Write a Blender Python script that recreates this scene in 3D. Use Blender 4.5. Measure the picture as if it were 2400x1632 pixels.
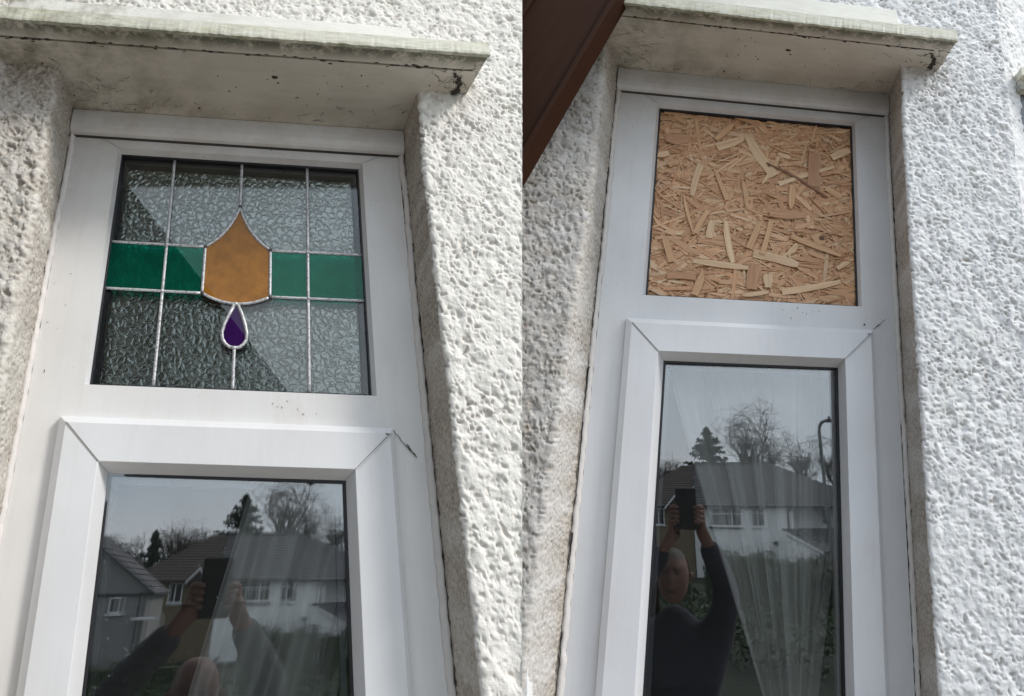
import bpy, bmesh, math, random
import numpy as np
from mathutils import Matrix, Vector
R_ = math.radians
random.seed(7); rng = np.random.default_rng(11)
for o in list(bpy.data.objects): bpy.data.objects.remove(o)
C = bpy.context.scene
COL = C.collection

# ------------------------------------------------------------------ camera, sky, sun, exposure
RW = np.array([[0.999937, -0.011247, 0.0], [-0.003094, -0.275105, -0.961409], [0.010813, 0.961348, -0.275123]])
CAM = np.array([0.0, 0.0, 1.55])
cam = bpy.data.cameras.new('camera'); cam.sensor_width = 36.0; cam.lens = 22.5
cam.clip_start = 0.02; cam.clip_end = 900
co = bpy.data.objects.new('camera', cam); COL.objects.link(co); C.camera = co
M4 = Matrix.Identity(4)
for i in range(3):
    for j in range(3): M4[i][j] = RW[i][j]
    M4[i][3] = CAM[i]
co.matrix_world = M4

SUN_EL, SUN_AZ = R_(44), R_(112)          # azimuth measured clockwise from +Y: behind the camera, to its right
w = bpy.data.worlds.new('World'); C.world = w; w.use_nodes = True
nt = w.node_tree; nt.nodes.clear()
N = lambda t, **k: _n(nt, t, **k)
def _n(tree, t, **k):
    n = tree.nodes.new(t)
    for a, b in k.items(): setattr(n, a, b)
    return n
sky = N('ShaderNodeTexSky'); sky.sky_type = 'NISHITA'; sky.sun_disc = False
sky.sun_elevation = SUN_EL; sky.sun_rotation = SUN_AZ; sky.dust_density = 2.0
tc = N('ShaderNodeTexCoord'); mp = N('ShaderNodeMapping'); mp.inputs['Scale'].default_value = (1, 1, 2.6)
nz = N('ShaderNodeTexNoise'); nz.inputs['Scale'].default_value = 1.7; nz.inputs['Detail'].default_value = 5
nz.inputs['Roughness'].default_value = .5
rp = N('ShaderNodeValToRGB'); rp.color_ramp.elements[0].position = .3; rp.color_ramp.elements[1].position = .7
rp.color_ramp.elements[0].color = (8.0, 10.0, 11.8, 1); rp.color_ramp.elements[1].color = (12.5, 13.2, 14.0, 1)
mx = N('ShaderNodeMix', data_type='RGBA'); mx.inputs['Factor'].default_value = .86
bg = N('ShaderNodeBackground'); bg.inputs['Strength'].default_value = .125
out = N('ShaderNodeOutputWorld')
L = nt.links.new
L(tc.outputs['Generated'], mp.inputs['Vector']); L(mp.outputs[0], nz.inputs['Vector']); L(nz.outputs['Fac'], rp.inputs[0])
L(sky.outputs[0], mx.inputs['A']); L(rp.outputs[0], mx.inputs['B']); L(mx.outputs['Result'], bg.inputs['Color']); L(bg.outputs[0], out.inputs[0])

sl = bpy.data.lights.new('sun', 'SUN'); sl.energy = 2.9; sl.angle = R_(12); sl.color = (1, .955, .9)
so = bpy.data.objects.new('sun', sl); COL.objects.link(so)
sd = Vector((math.sin(SUN_AZ) * math.cos(SUN_EL), math.cos(SUN_AZ) * math.cos(SUN_EL), math.sin(SUN_EL)))
so.rotation_euler = sd.to_track_quat('Z', 'Y').to_euler()
C.view_settings.view_transform = 'Standard'; C.view_settings.look = 'None'
C.view_settings.gamma = 1; C.view_settings.exposure = 0.0; C.view_settings.use_curve_mapping = False
C.render.engine = 'CYCLES'; C.cycles.max_bounces = 10; C.cycles.transparent_max_bounces = 16
C.cycles.use_denoising = True; C.cycles.caustics_reflective = False; C.cycles.caustics_refractive = False

# ------------------------------------------------------------------ the two walls: where each stands
# A wall has local metres: x right along it, y up (0 = head of the window frame), z out of it.
WR = [np.array([[0.960112, -0.077432, 0.268681], [-0.008417, 0.952454, 0.304567], [-0.27949, -0.29468, 0.91381]]),
      np.array([[0.993974, 0.098076, -0.048964], [-0.082424, 0.963153, 0.256012], [0.072269, -0.250434, 0.965433]])]
WT = [np.array([-0.788253, 0.393844, -1.130086]), np.array([0.236445, 0.596488, -1.484871])]
WS = [1.0, 1.12]
# pose of each wall fitted to image pixels (orientation and offset)
QR = [np.array([[0.997334, 0.017999, 0.070723], [-0.043791, 0.922849, 0.382664], [-0.058379, -0.384741, 0.921177]]),
      np.array([[0.991578, 0.007943, 0.129269], [-0.043379, 0.960834, 0.273709], [-0.122032, -0.277011, 0.953086]])]
QT = [np.array([-0.340624, 0.406696, -1.066708]), np.array([-0.337768, 0.587712, -1.28523])]
QX = [(612. - 1200.) / 1350., (1812. - 1200.) / 1350.]
def warp(k, P):
    P = np.atleast_2d(np.asarray(P, float))
    q = P @ QR[k].T + QT[k]
    d = np.empty_like(q); s = 1350. / 1500.
    d[:, 0] = s * (q[:, 0] / -q[:, 2] + QX[k]); d[:, 1] = s * q[:, 1] / -q[:, 2]; d[:, 2] = -1
    n = WR[k][:, 2]
    t = (n @ WT[k] + P[:, 2]) / (d @ n)
    return (d * t[:, None] * WS[k]) @ RW.T + CAM
def edge_x(k, y, z, u):
    """x on wall k where its roughcast ends (u = sight bearing of the seam between the two walls)"""
    lo, hi = -1.0, 2.0
    for _ in range(40):
        m = (lo + hi) / 2
        q = QR[k] @ np.array([m, y, z]) + QT[k]
        v = 1200 + 1350 * (q[0] / -q[2] + QX[k])
        if v < u: lo = m
        else: hi = m
    return (lo + hi) / 2

# ------------------------------------------------------------------ object helpers
def tag(o, label=None, cat=None, group=None, kind=None):
    if label: o['label'] = label
    if cat: o['category'] = cat
    if group: o['group'] = group
    if kind: o['kind'] = kind
    return o
def empty(name, loc, label=None, cat=None, group=None, kind=None):
    o = bpy.data.objects.new(name, None); o.empty_display_size = .05; COL.objects.link(o); o.location = Vector(loc)
    return tag(o, label, cat, group, kind)
def root_loc(o):
    v = Vector((0, 0, 0))
    while o is not None: v = v + o.location; o = o.parent
    return np.array(v)
def mesh_obj(name, V, F, mat, parent=None, smooth=False, attrs=None, loc=None, mats=None, midx=None):
    """V in world metres; parts are stored relative to the thing they belong to"""
    V = np.asarray(V, float).reshape(-1, 3)
    if parent is not None: base = root_loc(parent)
    else: base = np.array(loc) if loc is not None else V.mean(0)
    me = bpy.data.meshes.new(name); me.from_pydata((V - base).tolist(), [], [tuple(int(i) for i in f) for f in F])
    me.materials.append(mat)
    if mats:
        for m_ in mats: me.materials.append(m_)
        me.polygons.foreach_set('material_index', np.asarray(midx, dtype=np.int32))
    if attrs:
        for an, (ty, data) in attrs.items():
            dom = 'POINT'
            a = me.attributes.new(an, ty, dom)
            key = {'FLOAT_VECTOR': 'vector', 'FLOAT_COLOR': 'color', 'FLOAT': 'value'}[ty]
            a.data.foreach_set(key, np.asarray(data, dtype=np.float32).ravel())
    if smooth: me.polygons.foreach_set('use_smooth', [True] * len(me.polygons))
    me.update()
    o = bpy.data.objects.new(name, me); COL.objects.link(o)
    if parent is not None: o.parent = parent
    else: o.location = Vector(base)
    return o
def grid_mesh(name, V, nu, nv, mat, parent=None, **k):
    i = np.arange(nu * nv).reshape(nv, nu)
    F = np.stack([i[:-1, :-1], i[:-1, 1:], i[1:, 1:], i[1:, :-1]], -1).reshape(-1, 4)
    V = np.asarray(V, float).reshape(-1, 3)
    if parent is not None: base = root_loc(parent)
    else: base = V.mean(0)
    me = bpy.data.meshes.new(name)
    me.vertices.add(len(V)); me.vertices.foreach_set('co', (V - base).astype(np.float32).ravel())
    me.loops.add(len(F) * 4); me.loops.foreach_set('vertex_index', F.astype(np.int32).ravel())
    me.polygons.add(len(F)); me.polygons.foreach_set('loop_start', np.arange(0, len(F) * 4, 4, dtype=np.int32))
    me.update(calc_edges=True)
    me.polygons.foreach_set('use_smooth', [True] * len(F))
    me.materials.append(mat)
    for an, (ty, data) in (k.get('attrs') or {}).items():
        a = me.attributes.new(an, ty, 'POINT')
        key = {'FLOAT_VECTOR': 'vector', 'FLOAT_COLOR': 'color', 'FLOAT': 'value'}[ty]
        a.data.foreach_set(key, np.asarray(data, dtype=np.float32).ravel())
    me.update()
    o = bpy.data.objects.new(name, me); COL.objects.link(o)
    if parent is not None: o.parent = parent
    else: o.location = Vector(base)
    return o
class MB:
    """collects shapes in wall metres (k given) or world metres (k None)"""
    def __init__(s): s.V = []; s.F = []
    def add(s, V, F):
        n = len(s.V); s.V += [tuple(v) for v in V]; s.F += [tuple(i + n for i in f) for f in F]; return s
    def hexa(s, b, t):
        return s.add(list(b) + list(t), [(3, 2, 1, 0), (4, 5, 6, 7), (0, 1, 5, 4), (1, 2, 6, 5), (2, 3, 7, 6), (3, 0, 4, 7)])
    def box(s, x0, x1, y0, y1, z0, z1):
        return s.hexa([(x0, y0, z0), (x1, y0, z0), (x1, y1, z0), (x0, y1, z0)], [(x0, y0, z1), (x1, y0, z1), (x1, y1, z1), (x0, y1, z1)])
    def prism(s, poly, z0, z1):
        n = len(poly); V = [(x, y, z0) for x, y in poly] + [(x, y, z1) for x, y in poly]
        return s.add(V, [tuple(range(n - 1, -1, -1)), tuple(range(n, 2 * n))] + [(i, (i + 1) % n, n + (i + 1) % n, n + i) for i in range(n)])
    def loft(s, rows, close=False, caps=True):
        n = len(rows[0]); V = [p for r in rows for p in r]; F = []
        for a in range(len(rows) - 1):
            for i in range(n if close else n - 1):
                j = (i + 1) % n; F.append((a * n + i, a * n + j, (a + 1) * n + j, (a + 1) * n + i))
        if close and caps: F += [tuple(range(n - 1, -1, -1)), tuple(range((len(rows) - 1) * n, len(rows) * n))]
        return s.add(V, F)
    def tube(s, pts, r, n=6, r1=None):
        pts = [np.array(p, float) for p in pts]; rows = []
        for i, p in enumerate(pts):
            d = pts[min(i + 1, len(pts) - 1)] - pts[max(i - 1, 0)]; d = d / (np.linalg.norm(d) + 1e-9)
            a = np.cross(d, [0, 0, 1.]);
            if np.linalg.norm(a) < .05: a = np.cross(d, [0, 1., 0])
            a /= np.linalg.norm(a); b = np.cross(d, a)
            rr = r if r1 is None else r + (r1 - r) * i / max(1, len(pts) - 1)
            if callable(rr): rr = rr(i)
            rows.append([tuple(p + rr * (math.cos(t) * a + math.sin(t) * b)) for t in [2 * math.pi * q / n for q in range(n)]])
        return s.loft(rows, close=True)
    def build(s, name, mat, parent=None, k=None, bevel=0, smooth=False, xf=None):
        V = np.array(s.V, float); W = V
        if k is not None: W = warp(k, V)
        if xf is not None: W = xf(V)
        o = mesh_obj(name, W, s.F, mat, parent, smooth=smooth, attrs={'dc': ('FLOAT_VECTOR', V)})
        if bevel:
            m = o.modifiers.new('bevel', 'BEVEL'); m.width = bevel; m.segments = 2; m.limit_method = 'ANGLE'; m.angle_limit = R_(40)
        return o

# ------------------------------------------------------------------ materials
def mat(name):
    m = bpy.data.materials.new(name); m.use_nodes = True; t = m.node_tree
    b = t.nodes['Principled BSDF']; return m, t, b
def attr(t, name='dc'):
    a = t.nodes.new('ShaderNodeAttribute'); a.attribute_name = name; return a
def noise(t, vec, scale, detail=4, rough=.5, sc=None):
    if sc is not None:
        mm = t.nodes.new('ShaderNodeMapping'); mm.inputs['Scale'].default_value = sc; t.links.new(vec, mm.inputs['Vector']); vec = mm.outputs[0]
    n = t.nodes.new('ShaderNodeTexNoise'); n.inputs['Scale'].default_value = scale; n.inputs['Detail'].default_value = detail
    n.inputs['Roughness'].default_value = rough; t.links.new(vec, n.inputs['Vector']); return n.outputs['Fac']
def ramp(t, fac, stops):
    r = t.nodes.new('ShaderNodeValToRGB'); e = r.color_ramp.elements
    while len(e) < len(stops): e.new(.5)
    for i, (p, c) in enumerate(stops):
        e[i].position = p; e[i].color = (c[0], c[1], c[2], 1) if not isinstance(c, (int, float)) else (c, c, c, 1)
    t.links.new(fac, r.inputs[0]); return r.outputs[0]
def mixc(t, f, a, b, mode='MIX'):
    m = t.nodes.new('ShaderNodeMix'); m.data_type = 'RGBA'; m.blend_type = mode
    for s_, v in (('Factor', f), ('A', a), ('B', b)):
        if isinstance(v, (int, float)): m.inputs[s_].default_value = v
        elif isinstance(v, tuple): m.inputs[s_].default_value = (v[0], v[1], v[2], 1)
        else: t.links.new(v, m.inputs[s_])
    return m.outputs['Result']
def math_(t, op, a, b=None, clamp=False):
    m = t.nodes.new('ShaderNodeMath'); m.operation = op; m.use_clamp = clamp
    for i, v in enumerate((a, b)):
        if v is None: continue
        if isinstance(v, (int, float)): m.inputs[i].default_value = v
        else: t.links.new(v, m.inputs[i])
    return m.outputs[0]
def bump(t, b, h, dist, strength=1.0):
    n = t.nodes.new('ShaderNodeBump'); n.inputs['Distance'].default_value = dist; n.inputs['Strength'].default_value = strength
    t.links.new(h, n.inputs['Height']); t.links.new(n.outputs[0], b.inputs['Normal']); return n
def plain(name, col, rough=.6, metal=0, var=.15, scale=12, bmp=0):
    m, t, b = mat(name); tcn = t.nodes.new('ShaderNodeTexCoord')
    f = noise(t, tcn.outputs['Object'], scale, 5)
    c = mixc(t, f, tuple(x * (1 - var) for x in col), tuple(min(1, x * (1 + var)) for x in col))
    t.links.new(c, b.inputs['Base Color']); b.inputs['Roughness'].default_value = rough; b.inputs['Metallic'].default_value = metal
    if bmp: bump(t, b, noise(t, tcn.outputs['Object'], scale * 3, 4), bmp)
    return m

def roughcast_mat(WALLA, WALLB):
    m, t, b = mat('painted_roughcast'); a = attr(t); v = a.outputs['Vector']
    f1 = noise(t, v, 3.2, 6, .6); f2 = noise(t, v, 24, 5, .6)
    c = mixc(t, ramp(t, f1, [(.35, 0.), (.7, 1.)]), WALLA, WALLB)
    gr = ramp(t, noise(t, v, 6.5, 6, .65), [(.54, 0.), (.78, 1.)])
    c = mixc(t, math_(t, 'MULTIPLY', gr, .4), c, (.62, .64, .53))
    pk = ramp(t, noise(t, v, 9, 5, .6, (1.3, .8, 1)), [(.55, 0.), (.75, 1.)])
    c = mixc(t, math_(t, 'MULTIPLY', pk, .3), c, (.74, .66, .64))
    # grime held in the hollows of the render (cavity attribute = how deep the pit is)
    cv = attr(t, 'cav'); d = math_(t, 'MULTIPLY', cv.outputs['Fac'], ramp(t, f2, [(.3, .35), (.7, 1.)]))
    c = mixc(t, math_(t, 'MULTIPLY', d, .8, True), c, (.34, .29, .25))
    dr = attr(t, 'dirt_shade'); c = mixc(t, dr.outputs['Fac'], c, mixc(t, ramp(t, noise(t, v, 150, 4, .7), [(.36, 0.), (.62, 1.)]), (.22, .18, .15), (.50, .45, .38)))
    t.links.new(c, b.inputs['Base Color']); b.inputs['Roughness'].default_value = .75; b.inputs['Specular IOR Level'].default_value = .3
    h = math_(t, 'ADD', noise(t, v, 230, 5, .65), math_(t, 'MULTIPLY', noise(t, v, 95, 3, .6), 1.4))
    bump(t, b, h, .0016, .8)
    return m
def pvc_mat(name, tint=(.74, .755, .785), dirt_shade=.25):
    m, t, b = mat(name); a = attr(t); v = a.outputs['Vector']
    f = noise(t, v, 5, 6, .6)
    c = mixc(t, ramp(t, f, [(.4, 0.), (.7, 1.)]), tint, tuple(x * .93 for x in tint))
    pk = ramp(t, noise(t, v, 7, 7, .7, (1, .5, 1)), [(.55, 0.), (.72, 1.)])
    c = mixc(t, math_(t, 'MULTIPLY', pk, dirt_shade), c, (.62, .56, .54))
    # grime is heaviest up by the head of the window
    sx = t.nodes.new('ShaderNodeSeparateXYZ'); t.links.new(v, sx.inputs[0])
    top = t.nodes.new('ShaderNodeMapRange'); top.inputs['From Min'].default_value = -.26; top.inputs['From Max'].default_value = .04
    t.links.new(sx.outputs['Y'], top.inputs['Value'])
    tf = math_(t, 'MULTIPLY', top.outputs[0], ramp(t, noise(t, v, 16, 7, .7), [(.35, .1), (.7, .75)]))
    c = mixc(t, math_(t, 'MULTIPLY', tf, .9), c, (.47, .42, .38))
    sp = ramp(t, noise(t, v, 160, 2, .5), [(.735, 0.), (.76, 1.)])
    c = mixc(t, math_(t, 'MULTIPLY', sp, math_(t, 'ADD', math_(t, 'MULTIPLY', top.outputs[0], .6), .22)), c, (.12, .10, .09))
    rn = ramp(t, noise(t, v, 34, 6, .7, (1, .09, 1)), [(.50, 0.), (.70, 1.)])
    c = mixc(t, math_(t, 'MULTIPLY', rn, .22), c, (.56, .53, .49))
    sm = ramp(t, noise(t, v, 60, 6, .8, (1, .35, 1)), [(.60, 0.), (.72, .7)])
    c = mixc(t, math_(t, 'MULTIPLY', sm, .25), c, (.45, .42, .40))
    t.links.new(c, b.inputs['Base Color'])
    t.links.new(ramp(t, f, [(.3, .32), (.7, .5)]), b.inputs['Roughness'])
    bump(t, b, noise(t, v, 40, 3), .0004, .5)
    return m
def hood_mat(name, base, moss=0.0):
    m, t, b = mat(name); a = attr(t); v = a.outputs['Vector']
    sx = t.nodes.new('ShaderNodeSeparateXYZ'); t.links.new(v, sx.inputs[0])
    f = noise(t, v, 4, 6, .65); c = mixc(t, f, tuple(x * .88 for x in base), tuple(x * 1.06 for x in base))
    st_ = ramp(t, noise(t, v, 8, 8, .7, (.6, 1, 1.6)), [(.40, 0.), (.64, 1.)]); c = mixc(t, math_(t, 'MULTIPLY', st_, .38 if not moss else .12), c, (.30, .26, .20))
    # brown-green grime: near the wall end and near the front edge
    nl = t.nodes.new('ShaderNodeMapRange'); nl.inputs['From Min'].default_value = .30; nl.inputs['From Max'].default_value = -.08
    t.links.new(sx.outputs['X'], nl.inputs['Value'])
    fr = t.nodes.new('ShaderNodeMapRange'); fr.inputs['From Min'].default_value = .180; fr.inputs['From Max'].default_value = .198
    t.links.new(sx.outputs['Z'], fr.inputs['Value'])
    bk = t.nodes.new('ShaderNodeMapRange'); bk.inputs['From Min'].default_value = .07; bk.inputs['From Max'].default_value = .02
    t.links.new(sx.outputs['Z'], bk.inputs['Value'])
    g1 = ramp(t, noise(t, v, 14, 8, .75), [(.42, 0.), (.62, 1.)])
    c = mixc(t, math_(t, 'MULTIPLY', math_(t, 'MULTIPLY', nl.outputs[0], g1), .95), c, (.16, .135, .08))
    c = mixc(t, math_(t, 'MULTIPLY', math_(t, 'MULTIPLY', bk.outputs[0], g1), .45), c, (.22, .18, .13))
    e = math_(t, 'MULTIPLY', fr.outputs[0] if not moss else 0.0, ramp(t, noise(t, v, 38, 8, .75), [(.38, 0.), (.52, 1.)]))
    c = mixc(t, math_(t, 'MULTIPLY', e, .85), c, (.075, .08, .045))
    sp = ramp(t, noise(t, v, 95, 3, .6), [(.70, 0.), (.74, 1.)])
    c = mixc(t, math_(t, 'MULTIPLY', sp, .55), c, (.10, .09, .07))
    if moss:
        mo = ramp(t, noise(t, v, 26, 9, .8, (.35, 2.2, 1)), [(.50, 0.), (.66, 1.)])
        c = mixc(t, math_(t, 'MULTIPLY', mo, moss * 1.0), c, (.36, .36, .15))
        mo2 = ramp(t, noise(t, v, 45, 8, .8, (.5, 2.5, 1)), [(.50, 0.), (.62, 1.)])
        c = mixc(t, math_(t, 'MULTIPLY', mo2, moss * .5), c, (.26, .24, .15))
        lo = t.nodes.new('ShaderNodeMapRange'); lo.inputs['From Min'].default_value = .017; lo.inputs['From Max'].default_value = .006
        t.links.new(sx.outputs['Y'], lo.inputs['Value'])
        c = mixc(t, math_(t, 'MULTIPLY', lo.outputs[0], ramp(t, noise(t, v, 50, 6, .7), [(.35, 0.), (.6, .9)])), c, (.10, .11, .05))
    t.links.new(c, b.inputs['Base Color']); b.inputs['Roughness'].default_value = .6
    bump(t, b, noise(t, v, 30, 8, .7, (1, 4, 1)), .0015, .6)
    return m
def glass_mat(name, refl=.1, tint=(.86, .9, .88), rough=0.0):
    m = bpy.data.materials.new(name); m.use_nodes = True; t = m.node_tree; t.nodes.clear()
    tr = t.nodes.new('ShaderNodeBsdfTransparent'); tr.inputs[0].default_value = (*tint, 1)
    gl = t.nodes.new('ShaderNodeBsdfGlossy'); gl.inputs['Roughness'].default_value = rough
    fr = t.nodes.new('ShaderNodeFresnel'); fr.inputs[0].default_value = 1.5
    f = math_(t, 'ADD', fr.outputs[0], refl - .04, True)
    a = attr(t); sm = ramp(t, noise(t, a.outputs['Vector'], 7, 5, .6, (1, .4, 1)), [(.3, .92), (.7, 1.08)])
    f = math_(t, 'MULTIPLY', f, sm, True)
    mx_ = t.nodes.new('ShaderNodeMixShader'); o = t.nodes.new('ShaderNodeOutputMaterial')
    t.links.new(f, mx_.inputs[0]); t.links.new(tr.outputs[0], mx_.inputs[1]); t.links.new(gl.outputs[0], mx_.inputs[2])
    # thin film of dust
    df = t.nodes.new('ShaderNodeBsdfDiffuse'); df.inputs[0].default_value = (.6, .62, .62, 1)
    dm = t.nodes.new('ShaderNodeMixShader')
    dust = math_(t, 'ADD', ramp(t, noise(t, a.outputs['Vector'], 170, 2), [(.70, 0.), (.75, .10)]), .006)
    t.links.new(dust, dm.inputs[0]); t.links.new(mx_.outputs[0], dm.inputs[1]); t.links.new(df.outputs[0], dm.inputs[2])
    t.links.new(dm.outputs[0], o.inputs[0]); return m
def film_mat(name, trans, dif, fac, refl=.085):
    m = bpy.data.materials.new(name); m.use_nodes = True; t = m.node_tree; t.nodes.clear()
    tr = t.nodes.new('ShaderNodeBsdfTransparent'); tr.inputs[0].default_value = (*trans, 1)
    df = t.nodes.new('ShaderNodeBsdfDiffuse'); a = attr(t)
    f = ramp(t, noise(t, a.outputs['Vector'], 42, 6, .65), [(.35, 0.), (.65, 1.)])
    t.links.new(mixc(t, f, tuple(x * .80 for x in dif), tuple(x * 1.15 for x in dif)), df.inputs[0])
    gl = t.nodes.new('ShaderNodeBsdfGlossy'); gl.inputs['Roughness'].default_value = .01
    m1 = t.nodes.new('ShaderNodeMixShader'); m1.inputs[0].default_value = fac
    m2 = t.nodes.new('ShaderNodeMixShader'); m2.inputs[0].default_value = refl; o = t.nodes.new('ShaderNodeOutputMaterial')
    t.links.new(tr.outputs[0], m1.inputs[1]); t.links.new(df.outputs[0], m1.inputs[2])
    t.links.new(m1.outputs[0], m2.inputs[1]); t.links.new(gl.outputs[0], m2.inputs[2]); t.links.new(m2.outputs[0], o.inputs[0]); return m
def obscure_mat():
    m = bpy.data.materials.new('patterned_obscure_glass'); m.use_nodes = True; t = m.node_tree; t.nodes.clear()
    a = attr(t); v = a.outputs['Vector']
    wv = t.nodes.new('ShaderNodeVectorMath'); wv.operation = 'ADD'
    nn = t.nodes.new('ShaderNodeTexNoise'); nn.inputs['Scale'].default_value = 55; nn.inputs['Detail'].default_value = 1
    t.links.new(v, nn.inputs['Vector'])
    sc = t.nodes.new('ShaderNodeVectorMath'); sc.operation = 'SCALE'; sc.inputs['Scale'].default_value = .012
    t.links.new(nn.outputs['Color'], sc.inputs[0]); t.links.new(v, wv.inputs[0]); t.links.new(sc.outputs[0], wv.inputs[1])
    vo = t.nodes.new('ShaderNodeTexVoronoi'); vo.feature = 'DISTANCE_TO_EDGE'; vo.inputs['Scale'].default_value = 84
    t.links.new(wv.outputs[0], vo.inputs['Vector'])
    h = ramp(t, vo.outputs['Distance'], [(0., 0.), (.06, .12), (.20, .8), (.34, 1.)])
    bp = t.nodes.new('ShaderNodeBump'); bp.inputs['Distance'].default_value = .0009; bp.inputs['Strength'].default_value = 1
    t.links.new(h, bp.inputs['Height'])
    gl = t.nodes.new('ShaderNodeBsdfGlossy'); gl.inputs['Roughness'].default_value = .24; t.links.new(bp.outputs[0], gl.inputs['Normal'])
    df = t.nodes.new('ShaderNodeBsdfDiffuse'); t.links.new(ramp(t, vo.outputs['Distance'], [(0., (.16, .17, .13)), (.05, (.20, .21, .155)), (.11, (.38, .39, .31)), (.17, (.31, .32, .23)), (.5, (.33, .34, .245))]), df.inputs[0]); t.links.new(bp.outputs[0], df.inputs['Normal'])  # light and dark refraction along the ribs painted into the diffuse colour
    tr = t.nodes.new('ShaderNodeBsdfTransparent'); tr.inputs[0].default_value = (.75, .78, .74, 1)
    m1 = t.nodes.new('ShaderNodeMixShader'); m1.inputs[0].default_value = .62
    m2 = t.nodes.new('ShaderNodeMixShader'); m2.inputs[0].default_value = .30; o = t.nodes.new('ShaderNodeOutputMaterial')
    t.links.new(tr.outputs[0], m1.inputs[1]); t.links.new(df.outputs[0], m1.inputs[2])
    t.links.new(m1.outputs[0], m2.inputs[1]); t.links.new(gl.outputs[0], m2.inputs[2]); t.links.new(m2.outputs[0], o.inputs[0]); return m
def lead_mat():
    m, t, b = mat('weathered_lead'); a = attr(t); v = a.outputs['Vector']
    f = noise(t, v, 260, 4, .7); c = mixc(t, ramp(t, f, [(.38, 0.), (.52, 1.)]), (.25, .24, .25), (.62, .62, .63))
    t.links.new(c, b.inputs['Base Color']); b.inputs['Metallic'].default_value = .35; b.inputs['Roughness'].default_value = .42
    bump(t, b, f, .0006, .6); return m
def osb_mat():
    m, t, b = mat('wood_strand'); col = attr(t, 'col'); uv = attr(t, 'st'); v = uv.outputs['Vector']
    g = noise(t, v, 1.0, 6, .65, (9, 420, 1)); g2 = noise(t, v, 1.0, 3, .5, (30, 160, 1))
    c = mixc(t, ramp(t, g, [(.34, 0.), (.62, 1.)]), mixc(t, 1.0, col.outputs['Color'], (.70, .60, .52), 'MULTIPLY'), col.outputs['Color'])
    c = mixc(t, math_(t, 'MULTIPLY', ramp(t, g2, [(.55, 0.), (.75, 1.)]), .35), c, (.60, .40, .21))
    t.links.new(c, b.inputs['Base Color']); b.inputs['Roughness'].default_value = .6
    bump(t, b, g, .0008, .6); return m
def beam_mat():
    m, t, b = mat('brown_stained_timber'); a = attr(t, 'st'); v = a.outputs['Vector']
    g = noise(t, v, 1.0, 7, .7, (5, 60, 5)); g2 = noise(t, v, 3, 4)
    c = mixc(t, g, (.016, .0062, .0032), (.046, .0175, .0080)); c = mixc(t, math_(t, 'MULTIPLY', g2, .5), c, (.028, .010, .005)); b.inputs['Specular IOR Level'].default_value = .22
    t.links.new(c, b.inputs['Base Color']); b.inputs['Roughness'].default_value = .6; b.inputs['Specular IOR Level'].default_value = .08; bump(t, b, g, .0008, .5); return m
M_walls = [roughcast_mat((.71, .68, .63), (.76, .735, .685)), roughcast_mat((.71, .705, .705), (.76, .757, .76))]; M_wall = M_walls[1]
PVC = [(pvc_mat('white_pvc', (.74, .725, .71), .5), pvc_mat('white_pvc_sash', (.72, .715, .72), .35)), (pvc_mat('white_pvc', (.71, .71, .725), .35), pvc_mat('white_pvc_sash', (.72, .72, .745), .25))]; M_pvc, M_pvc2 = PVC[0]
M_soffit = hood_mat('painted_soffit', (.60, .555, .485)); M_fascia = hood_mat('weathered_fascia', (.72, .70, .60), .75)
M_apron = hood_mat('apron_paint', (.78, .76, .70), .12)
M_gasket = plain('black_gasket', (.008, .008, .01), .45)
M_line = plain('dark_joint', (.05, .045, .04), .8); M_line2 = plain('faint_joint', (.30, .28, .26), .8)
M_pane = glass_mat('window_glass', .195, (.93, .94, .94), .009); M_pane_u = glass_mat('outer_glass', .045, (.93, .95, .94))
M_obs = obscure_mat(); M_lead = lead_mat()
M_solder = plain('solder', (.09, .085, .085), .5, .5, .3, 400)
M_green = film_mat('green_film', (.08, .78, .64), (.012, .19, .135), .20, .03)
M_orange = film_mat('orange_film', (.72, .42, .10), (.36, .155, .026), .82, .025)
M_purple = film_mat('purple_film', (.22, .07, .42), (.06, .014, .13), .5, .03)
M_sealant = plain('sealant', (.64, .605, .58), .55, 0, .12, 60, .001)
M_crack = plain('crack', (.02, .017, .014), .9)
M_web = plain('cobweb_dirt', (.05, .043, .035), .95)
M_spacer = plain('spacer_bar', (.16, .17, .18), .4, .5)
M_osb = osb_mat(); M_osbbase = plain('pressed_board', (.42, .23, .115), .8, 0, .3, 80)
M_beam = beam_mat()
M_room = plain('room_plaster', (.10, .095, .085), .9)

# ------------------------------------------------------------------ roughcast walls
def blobfield(W, H, res, n, r0, r1, mode, amp, asp=1.6, seed=1):
    """height map of n elliptical blobs (max or min blended)"""
    g = np.random.default_rng(seed); w_, h_ = int(W / res), int(H / res); A = np.zeros((h_, w_), np.float32)
    cx = g.random(n) * w_; cy = g.random(n) * h_; rr = (r0 + (r1 - r0) * g.random(n) ** 2) / res; th = g.normal(-.35, .5, n); aa = 1 + (asp - 1) * g.random(n)
    am = amp * (.45 + .55 * g.random(n)) * (rr * res / r1) ** .5
    for i in range(n):
        R = int(rr[i] * aa[i]) + 2; x0, x1 = max(0, int(cx[i]) - R), min(w_, int(cx[i]) + R + 1); y0, y1 = max(0, int(cy[i]) - R), min(h_, int(cy[i]) + R + 1)
        if x1 <= x0 or y1 <= y0: continue
        X = np.arange(x0, x1)[None] - cx[i]; Y = np.arange(y0, y1)[:, None] - cy[i]
        c, s = math.cos(th[i]), math.sin(th[i]); u = (X * c + Y * s) / (rr[i] * aa[i]); v = (-X * s + Y * c) / rr[i]
        q = np.clip(1 - (u * u + v * v), 0, 1); b = am[i] * (q ** 1.5 if mode == 'pit' else q ** .6)
        A[y0:y1, x0:x1] = np.maximum(A[y0:y1, x0:x1], b)
    return A
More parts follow.
